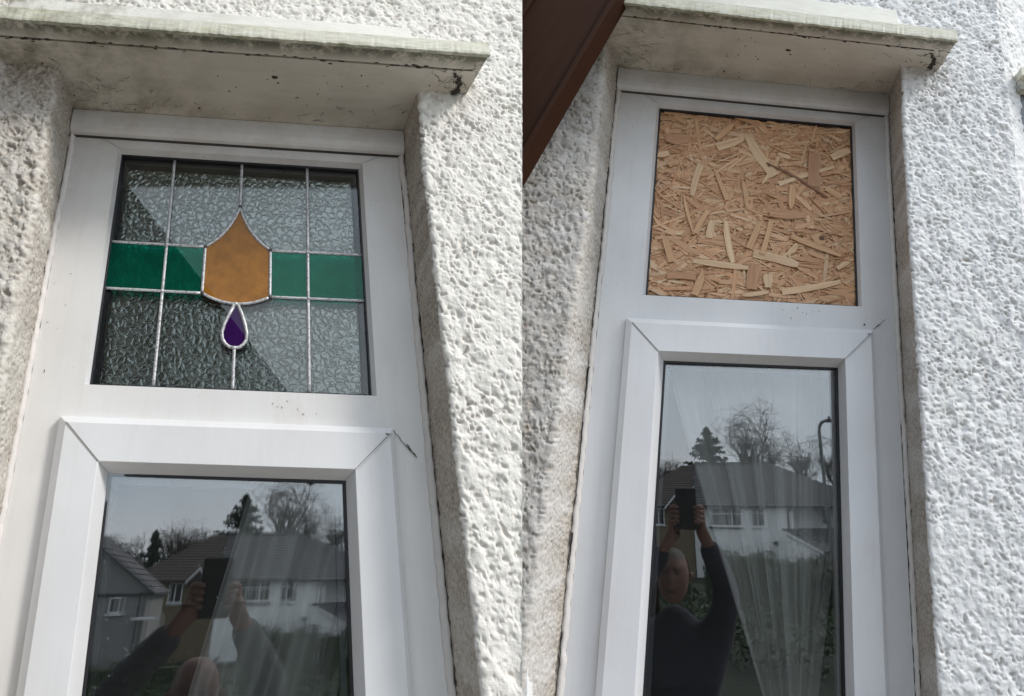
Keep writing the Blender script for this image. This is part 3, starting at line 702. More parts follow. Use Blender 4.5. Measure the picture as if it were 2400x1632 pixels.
# ------------------------------------------------------------------ stained glass light (left window)
def stained():
    th, (x0, x1, y0, y1) = wins[0]; k = 0
    zf = -.0165
    b = MB(); b.box(x0, x1, y0, y1, -.0215, -.0178); b.build('glass_pane', M_pane_u, th, k)
    # patterned inner pane
    b = MB(); b.box(x0, x1, y0, y1, -.040, -.0365); b.build('patterned_pane', M_obs, th, k)
    for (a, c, d, e) in ((x0, x1, y1 - .0135, y1 - .004), (x0 + .003, x0 + .0105, y0, y1 - .0135), (x1 - .0105, x1 - .003, y0, y1 - .0135)):
        MB().box(a, c, d, e, -.0363, -.0218).build('spacer_bar', M_gasket, th, k)
    YA, YB_ = -.2304, -.3218
    V1, V3, SL, SR = .1820, .4296, .2490, .3633
    def piece(P, m_): MB().prism(P, zf - .0010, zf).build('glass_piece', m_, th, k)
    g_ = .0012
    piece([(x0 + g_, YB_), (V1, YB_), (V1, YA), (x0 + g_, YA)], M_green); piece([(V1 + .0003, YB_), (SL, YB_), (SL, YA), (V1 + .0003, YA)], M_green)
    piece([(SR, YB_), (V3, YB_), (V3, YA), (SR, YA)], M_green); piece([(V3 + .0003, YB_), (x1 - g_, YB_), (x1 - g_, YA), (V3 + .0003, YA)], M_green)
    AP = (.3072, -.1425)
    def arc(p, c, q, n=14): return [tuple((1 - t) ** 2 * np.array(p) + 2 * t * (1 - t) * np.array(c) + t * t * np.array(q)) for t in np.linspace(0, 1, n)]
    la = arc(AP, (.2905, -.2015), (SL, YA)); ra = arc(AP, (.3225, -.2030), (SR, YA)); bo = arc((SL - .0005, YB_), (.305, -.3555), (SR, -.3235), 18)
    shield = la + bo + ra[::-1][:-1]
    piece(shield, M_orange)
    drop = [(.3040, -.3405), (.2960, -.3586), (.2885, -.3770), (.2850, -.3930), (.2862, -.4040), (.2915, -.4130), (.2985, -.4180), (.3065, -.4194), (.3150, -.4178), (.3215, -.4120), (.3255, -.4040), (.3262, -.3930), (.3230, -.3770), (.3165, -.3570), (.3100, -.3405)]
    piece(drop[::-1], M_purple)
    def came(name, pts, w_=.0027, h_=.0021):
        pts = [np.array(p, float) for p in pts]; rows = []
        for i, p in enumerate(pts):
            d = pts[min(i + 1, len(pts) - 1)] - pts[max(i - 1, 0)]; d /= np.linalg.norm(d); n_ = np.array([-d[1], d[0]])
            rows.append([(*(p + n_ * w_ * math.cos(a)), zf + .0001 + h_ * math.sin(a)) for a in np.linspace(0, math.pi, 7)])
        return MB().loft(rows, close=True).build(name, M_lead, th, k, smooth=True)
    ln = lambda a, b_, n=12: [tuple(np.array(a) + (np.array(b_) - np.array(a)) * t) for t in np.linspace(0, 1, n)]
    came('lead_came', ln((V1, y1 - .004), (V1, YA))); came('lead_came', ln((V1, YA), (V1, YB_))); came('lead_came', ln((V1, YB_), (V1, y0 + .002)))
    came('lead_came', ln((V3 + .001, y1 - .004), (V3, YA))); came('lead_came', ln((V3, YA), (V3 - .0005, YB_))); came('lead_came', ln((V3 - .0005, YB_), (V3 - .001, y0 + .002)))
    came('lead_came', ln((.3074, y1 - .004), AP)); came('lead_came', ln((.3063, -.4200), (.3064, y0 + .002)))
    for y in (YA, YB_):
        came('lead_came', ln((x0 + .001, y + .0005), (SL, y))); came('lead_came', ln((SR, y - .001), (x1 - .001, y + .0005)))
    came('lead_came', la, .0026, .0026); came('lead_came', ra, .0026, .0026); came('lead_came', bo, .0027, .0027)
    came('lead_came', ln((SL, YA), (SL - .0006, YB_))); came('lead_came', ln((SR, YA), (SR + .0002, -.3235)))
    came('lead_came', drop, .0030, .0030)
    b = MB()
    def blob(x, y, r, m=9):
        rows = [[(x + r * c * math.cos(a), y + r * c * math.sin(a), zf + .0008 + hh) for a in np.linspace(0, 2 * math.pi, m)[:-1]] for c, hh in ((1, 0), (.85, .0018), (.45, .0028), (.05, .003))]
        b.loft(rows, close=True)
    for x, y in ((SL, YA), (SR, YA), (SL, YB_), (SR, -.3235), AP): blob(x, y, .0036)
    b.build('solder_joint', M_solder, th, k, smooth=True)
    b = MB()
    for x, y in ((V1, YA), (V1, YB_), (V3, YA), (V3, YB_), (.306, -.3395), (.3063, -.4195)): blob(x, y, .0038)
    b.build('solder_joint', M_lead, th, k, smooth=True)
stained()

# ------------------------------------------------------------------ chipboard sheet (right window)
def chipboard():
    th, (x0, x1, y0, y1) = wins[1]; k = 1; g = np.random.default_rng(99)
    z0 = -.0205
    bd = MB().box(x0 - .002, x1 + .002, y0 - .002, y1 + .002, -.032, z0).build('chipboard_sheet', M_osbbase, th, k)
    tones = [(.68, .395, .225), (.74, .46, .275), (.61, .34, .185), (.76, .50, .31), (.70, .42, .24), (.67, .39, .22), (.77, .53, .34), (.60, .33, .18), (.70, .425, .245)]
    ax0, ax1, ay0, ay1 = x0 + .0035, x1 - .0035, y0 + .0025, y1 - .0045
    def clipx(v): return min(max(v, ax0), ax1)
    def clipy(v): return min(max(v, ay0), ay1)
    def strand(xa, ya, xb, yb, w_, z, col, taper=.8):
        dx, dy = xb - xa, yb - ya; l = math.hypot(dx, dy) + 1e-6; nx, ny = -dy / l, dx / l; n = 4; V = []; ST = []
        so_ = g.random(2) * 10; tp0, tp1 = np.clip(taper + g.normal(0, .3, 2), .12, 1.0); bend = g.normal(0, .02) * l; tz = g.normal(0, .0005)
        for side, zz in ((0, 0.), (1, -.0007)):
            for i in range(n + 1):
                t = i / n + (g.normal(0, .035) if 0 < i < n else 0); wi = w_ / 2 * (1 - (1 - (tp0 if t < .5 else tp1)) * abs(2 * t - 1) ** 2.2) * (1 + g.normal(0, .09)); cx = xa + dx * t + nx * bend * math.sin(math.pi * t); cy = ya + dy * t + ny * bend * math.sin(math.pi * t)
                for s in (-1, 1):
                    X, Y = clipx(cx + nx * wi * s), clipy(cy + ny * wi * s)
                    V.append((X, Y, z + zz + tz * (2 * t - 1) + s * tz * .5)); ST.append((so_[0] + t * l, so_[1] + wi * s, 0))
        F = []
        for i in range(n): F.append((2 * i, 2 * i + 1, 2 * i + 3, 2 * i + 2)); F.append((10 + 2 * i, 12 + 2 * i, 13 + 2 * i, 11 + 2 * i)); F.append((2 * i, 2 * i + 2, 12 + 2 * i, 10 + 2 * i)); F.append((2 * i + 1, 11 + 2 * i, 13 + 2 * i, 2 * i + 3))
        F += [(0, 10, 11, 1), (8, 9, 19, 18)]
        V = np.array(V); A = ((V[2][0] - V[0][0]) ** 2 + (V[2][1] - V[0][1]) ** 2)
        return V, F, np.array(ST), np.array([(*col, 1)] * len(V))
    def rnd_strand(z, lmin, lmax, wmin, wmax):
        cx = ax0 + (ax1 - ax0) * g.random(); cy = ay0 + (ay1 - ay0) * g.random()
        a = g.normal(.0, .5) if g.random() < .5 else g.random() * math.pi
        l = lmin + (lmax - lmin) * g.random() ** 1.3; w_ = wmin + (wmax - wmin) * g.random() ** 2.4
        c = np.array(tones[g.integers(len(tones))]) * g.normal(1, .07)
        if g.random() < .05: c = np.array((.78, .57, .38)) * g.normal(1, .05)
        dx, dy = math.cos(a) * l / 2, math.sin(a) * l / 2
        return strand(cx - dx, cy - dy, cx + dx, cy + dy, w_, z, tuple(np.clip(c, .05, .8)), .35 + .6 * g.random())
    V, F, ST, CO, off = [], [], [], [], 0
    for i in range(3600):
        z = z0 + .0004 + .0032 * i / 3600
        v, f, s, c = rnd_strand(z, .014, .085, .0013, .0110)
        V.append(v); F += [tuple(q + off for q in t) for t in f]; ST.append(s); CO.append(c); off += len(v)
    V = np.concatenate(V)
    o = mesh_obj('wood_strand', warp(k, V), F, M_osb, bd, attrs={'dc': ('FLOAT_VECTOR', V), 'st': ('FLOAT_VECTOR', np.concatenate(ST)), 'col': ('FLOAT_COLOR', np.concatenate(CO))}); o['kind'] = 'stuff'
    big = [(0.217, -0.13, 0.277, -0.1, 0.0221), (0.284, -0.092, 0.347, -0.191, 0.0258), (0.182, -0.176, 0.167, -0.256, 0.0166), (0.357, -0.21, 0.485, -0.155, 0.0129), (0.329, -0.16, 0.466, -0.235, 0.0066), (0.213, -0.311, 0.208, -0.354, 0.0185), (0.242, -0.312, 0.26, -0.408, 0.0166), (0.176, -0.409, 0.294, -0.418, 0.0166), (0.303, -0.383, 0.4, -0.404, 0.0221), (0.365, -0.469, 0.492, -0.437, 0.0166), (0.282, -0.48, 0.336, -0.47, 0.0111), (0.479, -0.132, 0.522, -0.108, 0.0221), (0.083, -0.166, 0.112, -0.156, 0.0148), (0.103, -0.118, 0.156, -0.113, 0.0295), (0.335, -0.429, 0.336, -0.46, 0.0221), (0.44, -0.124, 0.436, -0.21, 0.0295), (0.388, -0.211, 0.384, -0.271, 0.0185), (0.418, -0.284, 0.337, -0.286, 0.0221), (0.306, -0.41, 0.301, -0.466, 0.0295), (0.125, -0.446, 0.184, -0.446, 0.0185), (0.149, -0.254, 0.176, -0.349, 0.0092), (0.215, -0.188, 0.244, -0.261, 0.0111), (0.276, -0.206, 0.287, -0.276, 0.0081), (0.341, -0.304, 0.322, -0.385, 0.0129), (0.314, -0.314, 0.293, -0.373, 0.0148), (0.384, -0.338, 0.494, -0.377, 0.0148), (0.203, -0.29, 0.179, -0.346, 0.0129), (0.113, -0.186, 0.129, -0.177, 0.0148), (0.199, -0.431, 0.183, -0.486, 0.0185), (0.117, -0.364, 0.133, -0.415, 0.0166), (0.252, -0.067, 0.213, -0.111, 0.0166), (0.451, -0.354, 0.438, -0.33, 0.0258)]
    light = {0, 1, 2, 3, 5, 6, 7, 8, 9, 10, 11, 12, 14}
    dark = {4, 13, 15, 17, 18, 19}
    n = 0
    def put(d):
        v, f, s, c = d
        mesh_obj('wood_strand', warp(k, v), f, M_osb, bd, attrs={'dc': ('FLOAT_VECTOR', v), 'st': ('FLOAT_VECTOR', s), 'col': ('FLOAT_COLOR', c)})
    for i in range(262): put(rnd_strand(z0 + .0037 + .0016 * i / 262, .024, .10, .0022, .0125))
    for i, (a, b_, c, d, w_) in enumerate(big):
        col = (.80, .575, .37) if i in light else ((.57, .32, .185) if i in dark else (.68, .42, .235))
        if i == 4: col = (.27, .14, .085)
        put(strand(a, b_, c, d, w_ * .85, z0 + .0056 + .0001 * i + (.0012 if i == 4 else 0), tuple(np.array(col) * g.normal(1, .04)), .72))
    # knots
    b = MB()
    for x, y, r in ((.335, -.166, .003), (.452, -.338, .0065)):
        b.prism([(x + r * math.cos(t), y + r * .8 * math.sin(t)) for t in np.linspace(0, 2 * math.pi, 12)[:-1]], z0 + .008, z0 + .0098)
    b.build('wood_knot', plain('knot', (.13, .065, .035), .7), bd, k)
chipboard()

# ------------------------------------------------------------------ rooms and curtains behind the glass
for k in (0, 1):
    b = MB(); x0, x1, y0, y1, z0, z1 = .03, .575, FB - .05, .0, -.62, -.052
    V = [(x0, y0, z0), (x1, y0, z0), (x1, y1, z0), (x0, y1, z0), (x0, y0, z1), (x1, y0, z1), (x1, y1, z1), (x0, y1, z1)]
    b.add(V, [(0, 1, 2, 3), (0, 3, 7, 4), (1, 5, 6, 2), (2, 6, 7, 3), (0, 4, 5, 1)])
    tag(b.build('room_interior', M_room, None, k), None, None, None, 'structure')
def curtain_mat(name, col):
    m, t, b = mat(name); a = attr(t); v = a.outputs['Vector']
    f = noise(t, v, 30, 5); c = mixc(t, f, tuple(x * .9 for x in col), col)
    t.links.new(c, b.inputs['Base Color']); b.inputs['Roughness'].default_value = .9
    bump(t, b, noise(t, v, 700, 2, .5, (1, 3, 1)), .0004, .4); return m
def curtain(k, top, bot, nf_, amp, m_, label, g, ph=0., sag=0.):
    nu, nv = 240, 60; U, Vv = np.meshgrid(np.linspace(0, 1, nu), np.linspace(0, 1, nv))
    xa = top[0] + (bot[0] - top[0]) * Vv ** 1.05; xb = top[1] + (bot[1] - top[1]) * Vv ** 1.15
    wob = U + .018 * np.sin(U * 23 + 1.3) + .012 * np.sin(Vv * 4 + U * 9)
    X = xa + (xb - xa) * U; Y = top[2] + (bot[2] - top[2]) * Vv - sag * Vv * (1 - Vv)
    phs = wob * nf_ * 2 * math.pi + ph; f = np.sin(phs) + .35 * np.sin(2.3 * phs + 1.1) + .2 * np.sin(4.1 * phs)
    Z = -.098 + amp * (.8 + .4 * Vv) * f - .02 * (1 - Vv)
    P = np.stack([X + .25 * amp * np.cos(phs), Y, Z], -1).reshape(-1, 3)
    o = grid_mesh('curtain', warp(k, P), nu, nv, m_, attrs={'dc': ('FLOAT_VECTOR', P)})
    return tag(o, label, 'curtain', 'curtains behind the glass')
curtain(1, (.125, .54, -.60), (.360, .432, -1.30), 6.2, .0175, curtain_mat('net_curtain', (.82, .81, .79)), 'grey curtain gathered to a narrow tie behind the boarded window', rng)
curtain(0, (.345, .58, -.60), (.150, .345, -1.29), 2.7, .030, curtain_mat('sheer_curtain', (.62, .62, .59)), 'pale curtain swept to the left behind the stained glass window', rng, .6)

# ------------------------------------------------------------------ brown bargeboard crossing in front of the right wall
def st_box(name, A, B, wid, z0, z1, m_, parent, k, side=1):
    """board from A to B (wall metres) lying on one side of that line"""
    A, B = np.array(A), np.array(B); d = (B - A) / np.linalg.norm(B - A); n_ = np.array([-d[1], d[0]]) * side
    P = [A, B, B + n_ * wid, A + n_ * wid]; V = np.array([(*p, z0) for p in P] + [(*p, z1) for p in P])
    W = warp(k, V); st = np.array([(V[i][:2] @ d, V[i][:2] @ n_, V[i][2]) for i in range(8)])
    o = mesh_obj(name, W, [(3, 2, 1, 0), (4, 5, 6, 7), (0, 1, 5, 4), (1, 2, 6, 5), (2, 3, 7, 6), (3, 0, 4, 7)], m_, parent, attrs={'dc': ('FLOAT_VECTOR', V), 'st': ('FLOAT_VECTOR', st)})
    mo = o.modifiers.new('bevel', 'BEVEL'); mo.width = .0015; mo.segments = 2
    return o
bg_ = empty('bargeboard', warp(1, [[-.05, -.2, .18]])[0], 'dark brown sloping timber bargeboard in front of the wall left of the boarded window', 'bargeboard')
dA, dB = np.array([.0379, .0351]), np.array([-.1109, -.392]); dd = (dA - dB) / np.linalg.norm(dA - dB)
A2 = dA + dd * .35; B2 = dB - dd * .12
nn_ = np.array([-dd[1], dd[0]])
# main board stands back a little behind the lip, capping board above it
dAB = (B2 - A2) / np.linalg.norm(B2 - A2); nAB = np.array([-dAB[1], dAB[0]]); sd_ = 1 if (np.array([-.0852, -.0366]) - A2) @ nAB > 0 else -1
off_ = lambda t: (A2 + nAB * sd_ * t, B2 + nAB * sd_ * t)
st_box('lower_lip', *off_(0), .0085, .195, .245, M_beam, bg_, 1, sd_)
st_box('main_board', *off_(.0086), .118, .195, .2385, M_beam, bg_, 1, sd_)
st_box('capping_bead', *off_(.1268), .008, .195, .2445, M_beam, bg_, 1, sd_)
st_box('capping_board', *off_(.135), .12, .195, .240, M_beam, bg_, 1, sd_)

# a neighbouring canopy just showing on the wall that turns away at the right
nb = empty('window_canopy', warp(1, [[.88, .0, .05]])[0], 'sliver of a cream window canopy at the far right edge beyond the wall corner', 'canopy')
MB().box(.879, 1.05, .020, .040, .04, .130).build('fascia', M_fascia, nb, 1)
MB().box(.881, 1.05, -.004, .0195, .02, .115).build('soffit', M_apron, nb, 1)
MB().box(.884, 1.05, -1.25, -.0045, .02, .098).build('frame', M_spacer, nb, 1)
#EXTERIOR
# ================================================================== the street behind the camera, seen in the panes
HX = np.array([.2088, -.978, 0.]); AX = np.array([.978, .2088, 0.])
def E(a, D, z): return AX * a + HX * D + np.array([0, 0, z])
def xfE(V): V = np.asarray(V, float); return V[:, :1] * AX + V[:, 1:2] * HX + V[:, 2:] * np.array([0, 0, 1.])
def gz(D, a=0): 
    t = min(max((D - 7) / 26, 0), 1); t = t * t * (3 - 2 * t)
    return -.35 - 2.75 * t
M_paving = plain('pale_paving', (.38, .35, .31), .8, 0, .15, 3)
M_grass = plain('grass', (.014, .020, .009), .9, 0, .45, 3); M_road = plain('asphalt', (.05, .05, .052), .85, 0, .2, 4)
M_white = plain('white_render', (.84, .85, .85), .8, 0, .06, 2); M_tan = plain('tan_render', (.20, .16, .10), .8, 0, .1, 2)
M_greyr = plain('grey_render', (.27, .27, .26), .8, 0, .1, 2); M_tile = plain('grey_roof_tile', (.075, .075, .08), .7, 0, .35, 6)
M_tile2 = plain('brown_roof_tile', (.058, .046, .040), .75, 0, .35, 6); M_trim = plain('white_trim', (.75, .76, .77), .4)
M_dark = plain('dark_window', (.04, .045, .05), .15); M_curt = plain('pale_curtain', (.35, .36, .36), .8); M_pipe = plain('black_pipe', (.02, .02, .022), .4)
M_bark = plain('bark', (.065, .052, .042), .9, 0, .3, 20); M_con = plain('conifer_needles', (.018, .035, .018), .9, 0, .5, 3)
M_hedge = plain('hedge_leaf', (.03, .05, .018), .8, 0, .5, 5); M_twig = plain('twig', (.10, .075, .06), .9); M_steel = plain('lamp_steel', (.16, .17, .17), .5, .4)
M_kerb = plain('kerb_stone', (.35, .34, .32), .8); M_tree_far = plain('far_wood', (.05, .045, .035), .95, 0, .3, 2)
def ground():
    Ds = np.concatenate([np.linspace(-420, -8, 14), np.linspace(-6, 60, 60), np.linspace(65, 420, 20)]); As = np.concatenate([np.linspace(-400, -32, 12), np.linspace(-30, 30, 50), np.linspace(34, 400, 12)])
    g = np.random.default_rng(4); P = []
    for D in Ds:
        for a in As:
            z = gz(D) + (.02 * g.normal() if D > 6 else 0)
            if D > 60: z += (D - 60) * .035
            P.append(E(a, D, z))
    return tag(grid_mesh('ground', np.array(P), len(As), len(Ds), M_grass), None, None, None, 'structure')
ground()
b = MB(); rr_ = [[(a_, D_, -.342) for a_ in (-9., -3., 0., 3., 9.)] for D_ in (-6., -2., 0., 2., 4.6)]
b.loft(rr_); tag(b.build('path', M_paving, None, xf=xfE), kind='structure')  # unseen pale paving, added to bounce warm light onto the canopy undersides
b = MB(); n = 30
b.loft([[(-40 + 80 * i / n, 23.5, gz(23.5) + .05), (-40 + 80 * i / n, 29.5, gz(29.5) + .05)] for i in range(n + 1)]); tag(b.build('road', M_road, None, xf=xfE), kind='structure')
for D in (23.2, 29.7):
    b = MB(); b.loft([[(-40 + 80 * i / n, D, gz(D) - .1), (-40 + 80 * i / n, D, gz(D) + .17), (-40 + 80 * i / n, D + .25, gz(D) + .17), (-40 + 80 * i / n, D + .25, gz(D) - .1)] for i in range(n + 1)], close=True)
    tag(b.build('kerb', M_kerb, None, xf=xfE), kind='structure')
def roof_plane(m_, parent, e0, e1, r1, r0, rows=15, name='roof'):
    """stepped courses of tiles between eave e0-e1 and ridge r0-r1"""
    e0, e1, r0, r1 = [np.array(p, float) for p in (e0, e1, r0, r1)]; b = MB(); nrm = np.cross(e1 - e0, r0 - e0); nrm /= np.linalg.norm(nrm)
    if nrm[2] < 0: nrm = -nrm
    for i in range(rows):
        t0, t1 = i / rows, (i + 1) / rows; A, B_ = e0 + (r0 - e0) * t0, e1 + (r1 - e1) * t0; Cc, Dd = e1 + (r1 - e1) * t1, e0 + (r0 - e0) * t1
        b.hexa([A - nrm * .06, B_ - nrm * .06, Cc - nrm * .06, Dd - nrm * .06], [A + nrm * .05, B_ + nrm * .05, Cc + nrm * .01, Dd + nrm * .01])
    return b.build(name, m_, parent, xf=xfE)
def ext_window(parent, a0, a1, z0, z1, D, mull, trans=None, glass=M_curt):
    """window facing the camera's back: D decreases towards the viewer"""
    f = MB(); t = .07
    f.box(a0, a1, D - .06, D + .02, z0, z0 + t).box(a0, a1, D - .06, D + .02, z1 - t, z1).box(a0, a0 + t, D - .055, D + .02, z0, z1).box(a1 - t, a1, D - .055, D + .02, z0, z1)
    for m_ in mull: f.box(m_ - .04, m_ + .04, D - .055, D + .02, z0, z1)
    if trans: f.box(a0, a1, D - .05, D + .02, trans - .035, trans + .035)
    f.box(a0 - .08, a1 + .08, D - .12, D + .02, z0 - .1, z0 - .002)
    o = f.build('window_frame', M_trim, parent, xf=xfE)
    MB().box(a0 + .02, a1 - .02, D - .02, D + .01, z0 + .02, z1 - .02).build('pane', M_dark, o, xf=xfE)
    g = np.random.default_rng(int(abs(a0) * 100)); c = MB()
    for q in range(int((a1 - a0) / .16)):
        if g.random() < .6: x = a0 + .1 + q * .16; c.box(x, x + .08, D - .026, D - .021, z0 + .1, z1 - .09)
    if c.V: c.build('curtain_fold', glass, o, xf=xfE)
    return o
# white house
D0 = 46.
hs = empty('white_house', E(1, D0, gz(D0)), 'white rendered house with a grey tiled hip roof reflected in the lower panes', 'house')
MB().box(-2.25, 4.28, D0, D0 + 9, -3.4, 1.95).build('wall', M_white, hs, xf=xfE)
MB().box(4.29, 9.5, D0 + 1.6, D0 + 9, -3.4, 1.95).build('wing_wall', M_white, hs, xf=xfE)
r = roof_plane(M_tile, hs, (-2.25, D0 - .45, 1.78), (9.9, D0 - .45, 1.78), (3.2, D0 + 4.6, 5.02), (-2.25, D0 + 4.6, 4.95), 17)
roof_plane(M_tile, hs, (9.9, D0 - .45, 1.78), (9.9, D0 + 9.5, 1.78), (3.2, D0 + 4.7, 5.02), (3.2, D0 + 4.6, 5.02), 17)
MB().box(-2.25, 9.9, D0 - .5, D0 - .36, 1.68, 1.80).build('gutter', M_pipe, hs, xf=xfE)
MB().box(-2.25, 3.3, D0 + 4.5, D0 + 4.75, 4.98, 5.12).build('ridge_tile', M_tile, hs, xf=xfE)
ext_window(hs, -1.12, .98, .42, 1.66, D0, [.32], 1.24)
ext_window(hs, 1.60, 2.47, .40, 1.66, D0, [2.02], 1.3)
MB().box(6.2, 6.62, D0 + 1.5, D0 + 1.58, .6, 1.72).build('window_frame', M_trim, hs, xf=xfE)
MB().box(6.27, 6.5, D0 + 1.42, D0 + 1.495, .68, 1.64).build('pane', M_dark, hs, xf=xfE)
sc = MB()
for q in range(15): sc.prism([(-1.15 + q * .145, .0), (-1.01 + q * .145, .0), (-1.08 + q * .145, -.09)], 0, .04)
V = np.array(sc.V); sc.V = [(x, D0 - .12 - z, .30 + y) for x, y, z in V]; sc.build('scalloped_trim', M_pipe, hs, xf=xfE)
MB().box(-1.2, 1.05, D0 - .13, D0 - .01, .28, .335).build('trim_rail', M_pipe, hs, xf=xfE)
b = MB(); b.tube([(4.15, D0 - .25, 1.72), (4.12, D0 - .2, 1.55), (3.97, D0 - .1, 1.40), (3.97, D0 - .1, .9), (3.97, D0 - .1, -.2)], .055, 6); b.build('drainpipe', M_pipe, hs, xf=xfE)
b = MB(); b.tube([(3.05, D0 - .1, -.72), (3.05, D0 - .35, -.68)], .04, 6); b.loft([[(3.05 + r_ * math.cos(t), D0 - .35 - q, -.66 + r_ * math.sin(t)) for t in np.linspace(0, 6.28, 12)[:-1]] for r_, q in ((.02, 0.), (.14, .05), (.17, .12))], close=True)
b.build('satellite_dish', M_pipe, hs, xf=xfE)
ext_window(hs, -.6, .9, -2.6, -1.5, D0, [.1], None); MB().box(1.6, 2.5, D0 - .05, D0 + .05, -3.3, -1.55).build('front_door', M_pipe, hs, xf=xfE)
# lean-to garage
gr = empty('garage', E(4.5, 42, gz(42)), 'low white garage with a sloping grey roof beside the white house', 'garage')
MB().add([(3.55, 42.5, -3.3), (5.35, 42.5, -3.3), (5.35, 42.5, -.98), (3.55, 42.5, .10), (3.55, 45.98, -3.3), (5.35, 45.98, -3.3), (5.35, 45.98, -.98), (3.55, 45.98, .10)],
         [(0, 1, 2, 3), (7, 6, 5, 4), (0, 4, 5, 1), (1, 5, 6, 2), (3, 2, 6, 7), (0, 3, 7, 4)]).build('wall', M_white, gr, xf=xfE)
MB().hexa([(3.5, 42.35, .07), (5.6, 42.35, -1.12), (5.6, 42.5, -1.12), (3.5, 42.5, .07)], [(3.5, 42.35, .25), (5.6, 42.35, -.95), (5.6, 42.5, -.95), (3.5, 42.5, .25)]).build('bargeboard', M_trim, gr, xf=xfE)
roof_plane(M_tile, gr, (5.6, 42.5, -.95), (9.8, 45.2, -.95), (9.8, 47.4, .42), (3.5, 45.9, .30), 9)
# semi-detached neighbour on the left
nbh = empty('tan_house', E(-5, D0, gz(D0)), 'tan rendered house with a brown tiled roof left of the white house', 'house')
MB().box(-7.2, -2.3, D0 + .1, D0 + 9, -3.4, 1.9).build('wall', M_tan, nbh, xf=xfE)
roof_plane(M_tile2, nbh, (-7.6, D0 - .4, 1.72), (-2.3, D0 - .4, 1.72), (-2.3, D0 + 4.6, 4.9), (-3.2, D0 + 4.6, 4.9), 17)
roof_plane(M_tile2, nbh, (-7.6, D0 + 9.4, 1.72), (-7.6, D0 - .4, 1.72), (-3.2, D0 + 4.6, 4.9), (-3.2, D0 + 4.7, 4.9), 17)
ext_window(nbh, -5.1, -4.3, .42, 1.58, D0 + .1, [-4.72], None); ext_window(nbh, -3.5, -2.7, .5, 1.5, D0 + .1, [-3.1], None)
MB().add([(-4.05, D0 - .9, 1.62), (-2.75, D0 - .9, 1.62), (-3.4, D0 - .9, 2.42), (-4.05, D0 + .2, 1.62), (-2.75, D0 + .2, 1.62), (-3.4, D0 + .2, 2.42)], [(0, 1, 2), (5, 4, 3), (0, 3, 4, 1), (1, 4, 5, 2), (2, 5, 3, 0)]).build('gable_roof', M_tile2, nbh, xf=xfE)
for s in (-1, 1): MB().hexa([(-3.4, D0 - 1.0, 2.36), (-3.4 + s * .75, D0 - 1.0, 1.5), (-3.4 + s * .75, D0 - .91, 1.5), (-3.4, D0 - .91, 2.36)], [(-3.4, D0 - 1.0, 2.54), (-3.4 + s * .75, D0 - 1.0, 1.66), (-3.4 + s * .75, D0 - .91, 1.66), (-3.4, D0 - .91, 2.54)]).build('bargeboard', M_trim, nbh, xf=xfE)
# grey house nearer on the left
gh = empty('grey_house', E(-6, 31, gz(31)), 'plain grey house with a long sloping roof, left of the tan house', 'house')
MB().add([(-14, 30.2, -3.2), (-4.25, 30.2, -3.2), (-4.25, 30.2, 1.30), (-7.1, 30.2, 3.6), (-14, 30.2, 3.6), (-14, 36, -3.2), (-4.25, 36, -3.2), (-4.25, 36, 1.30), (-7.1, 36, 3.6), (-14, 36, 3.6)],
         [(4, 3, 2, 1, 0), (5, 6, 7, 8, 9), (0, 1, 6, 5), (1, 2, 7, 6), (2, 3, 8, 7), (3, 4, 9, 8), (4, 0, 5, 9)]).build('wall', M_greyr, gh, xf=xfE)
roof_plane(M_tile, gh, (-4.0, 30.0, 1.12), (-4.0, 36.2, 1.12), (-7.2, 36.2, 3.72), (-7.2, 30.0, 3.72), 10)
MB().box(-14, -4.2, 30.1, 30.2, 1.05, 1.14).build('string_course', M_tile, gh, xf=xfE)
ext_window(gh, -5.62, -5.2, .38, 1.0, 30.2, [], None); b = MB(); b.tube([(-4.5, 30.1, 1.2), (-4.5, 30.1, -3)], .04, 5); b.build('drainpipe', M_pipe, gh, xf=xfE)
# lean porch with a light edge
MB().box(-4.65, -3.85, 29.6, 29.9, .12, .22).build('porch_roof', M_trim, gh, xf=xfE)
# trees
def bare_tree(a, D, top, base, rad, seed, label, group='bare winter trees', dens=1.0, spread=.9):
    g = np.random.default_rng(seed); root = E(a, D, base)
    th = empty('bare_tree', root, label, 'tree', group); trunk = MB(); tw = MB()
    H = top - base; c0 = top - rad * 1.15
    def grow(p, d, L_, r, lev):
        n = 3; pts = [p]; q = p.copy(); dd_ = d.copy()
        for i in range(n):
            dd_ = dd_ + g.normal(0, .10, 3) + np.array([0, 0, .05]); dd_ /= np.linalg.norm(dd_); q = q + dd_ * L_ / n; pts.append(q.copy())
        (trunk if lev < 2 else tw).tube(pts, r, 5 if lev < 2 else 3, r * .6)
        if lev >= 5 or len(tw.F) > 34000: return
        for i in range(int((3 if lev < 3 else 4) * dens + g.random())):
            t = g.random() * .7 + .3; s_ = pts[0] + (q - pts[0]) * t; nd = dd_ + g.normal(0, .55 * spread, 3); nd[2] += .12; nd /= np.linalg.norm(nd)
            e = s_ + nd * L_ * .62; v = e - (root + np.array([0, 0, H - rad * 1.1]))
            if np.linalg.norm(v * np.array([1, 1, .85])) > rad * 1.08: nd = nd - .8 * v / np.linalg.norm(v); nd /= np.linalg.norm(nd)
            grow(s_, nd, L_ * (.60 + .14 * g.random()), r * .55, lev + 1)
    grow(root, np.array([0, 0, 1.]), max(.6, H - rad * 1.9), .03 * H ** .8 * .9, 0)
    top0 = root + np.array([0, 0, max(.6, H - rad * 1.95)])
    for i in range(5):
        an = 2 * math.pi * i / 5 + g.random(); d = np.array([math.cos(an) * .5, math.sin(an) * .5, 1.]); grow(top0, d / np.linalg.norm(d), rad * .85, .10, 1)
    trunk.build('trunk', M_bark, th); tw.build('crown', M_bark, th); return th
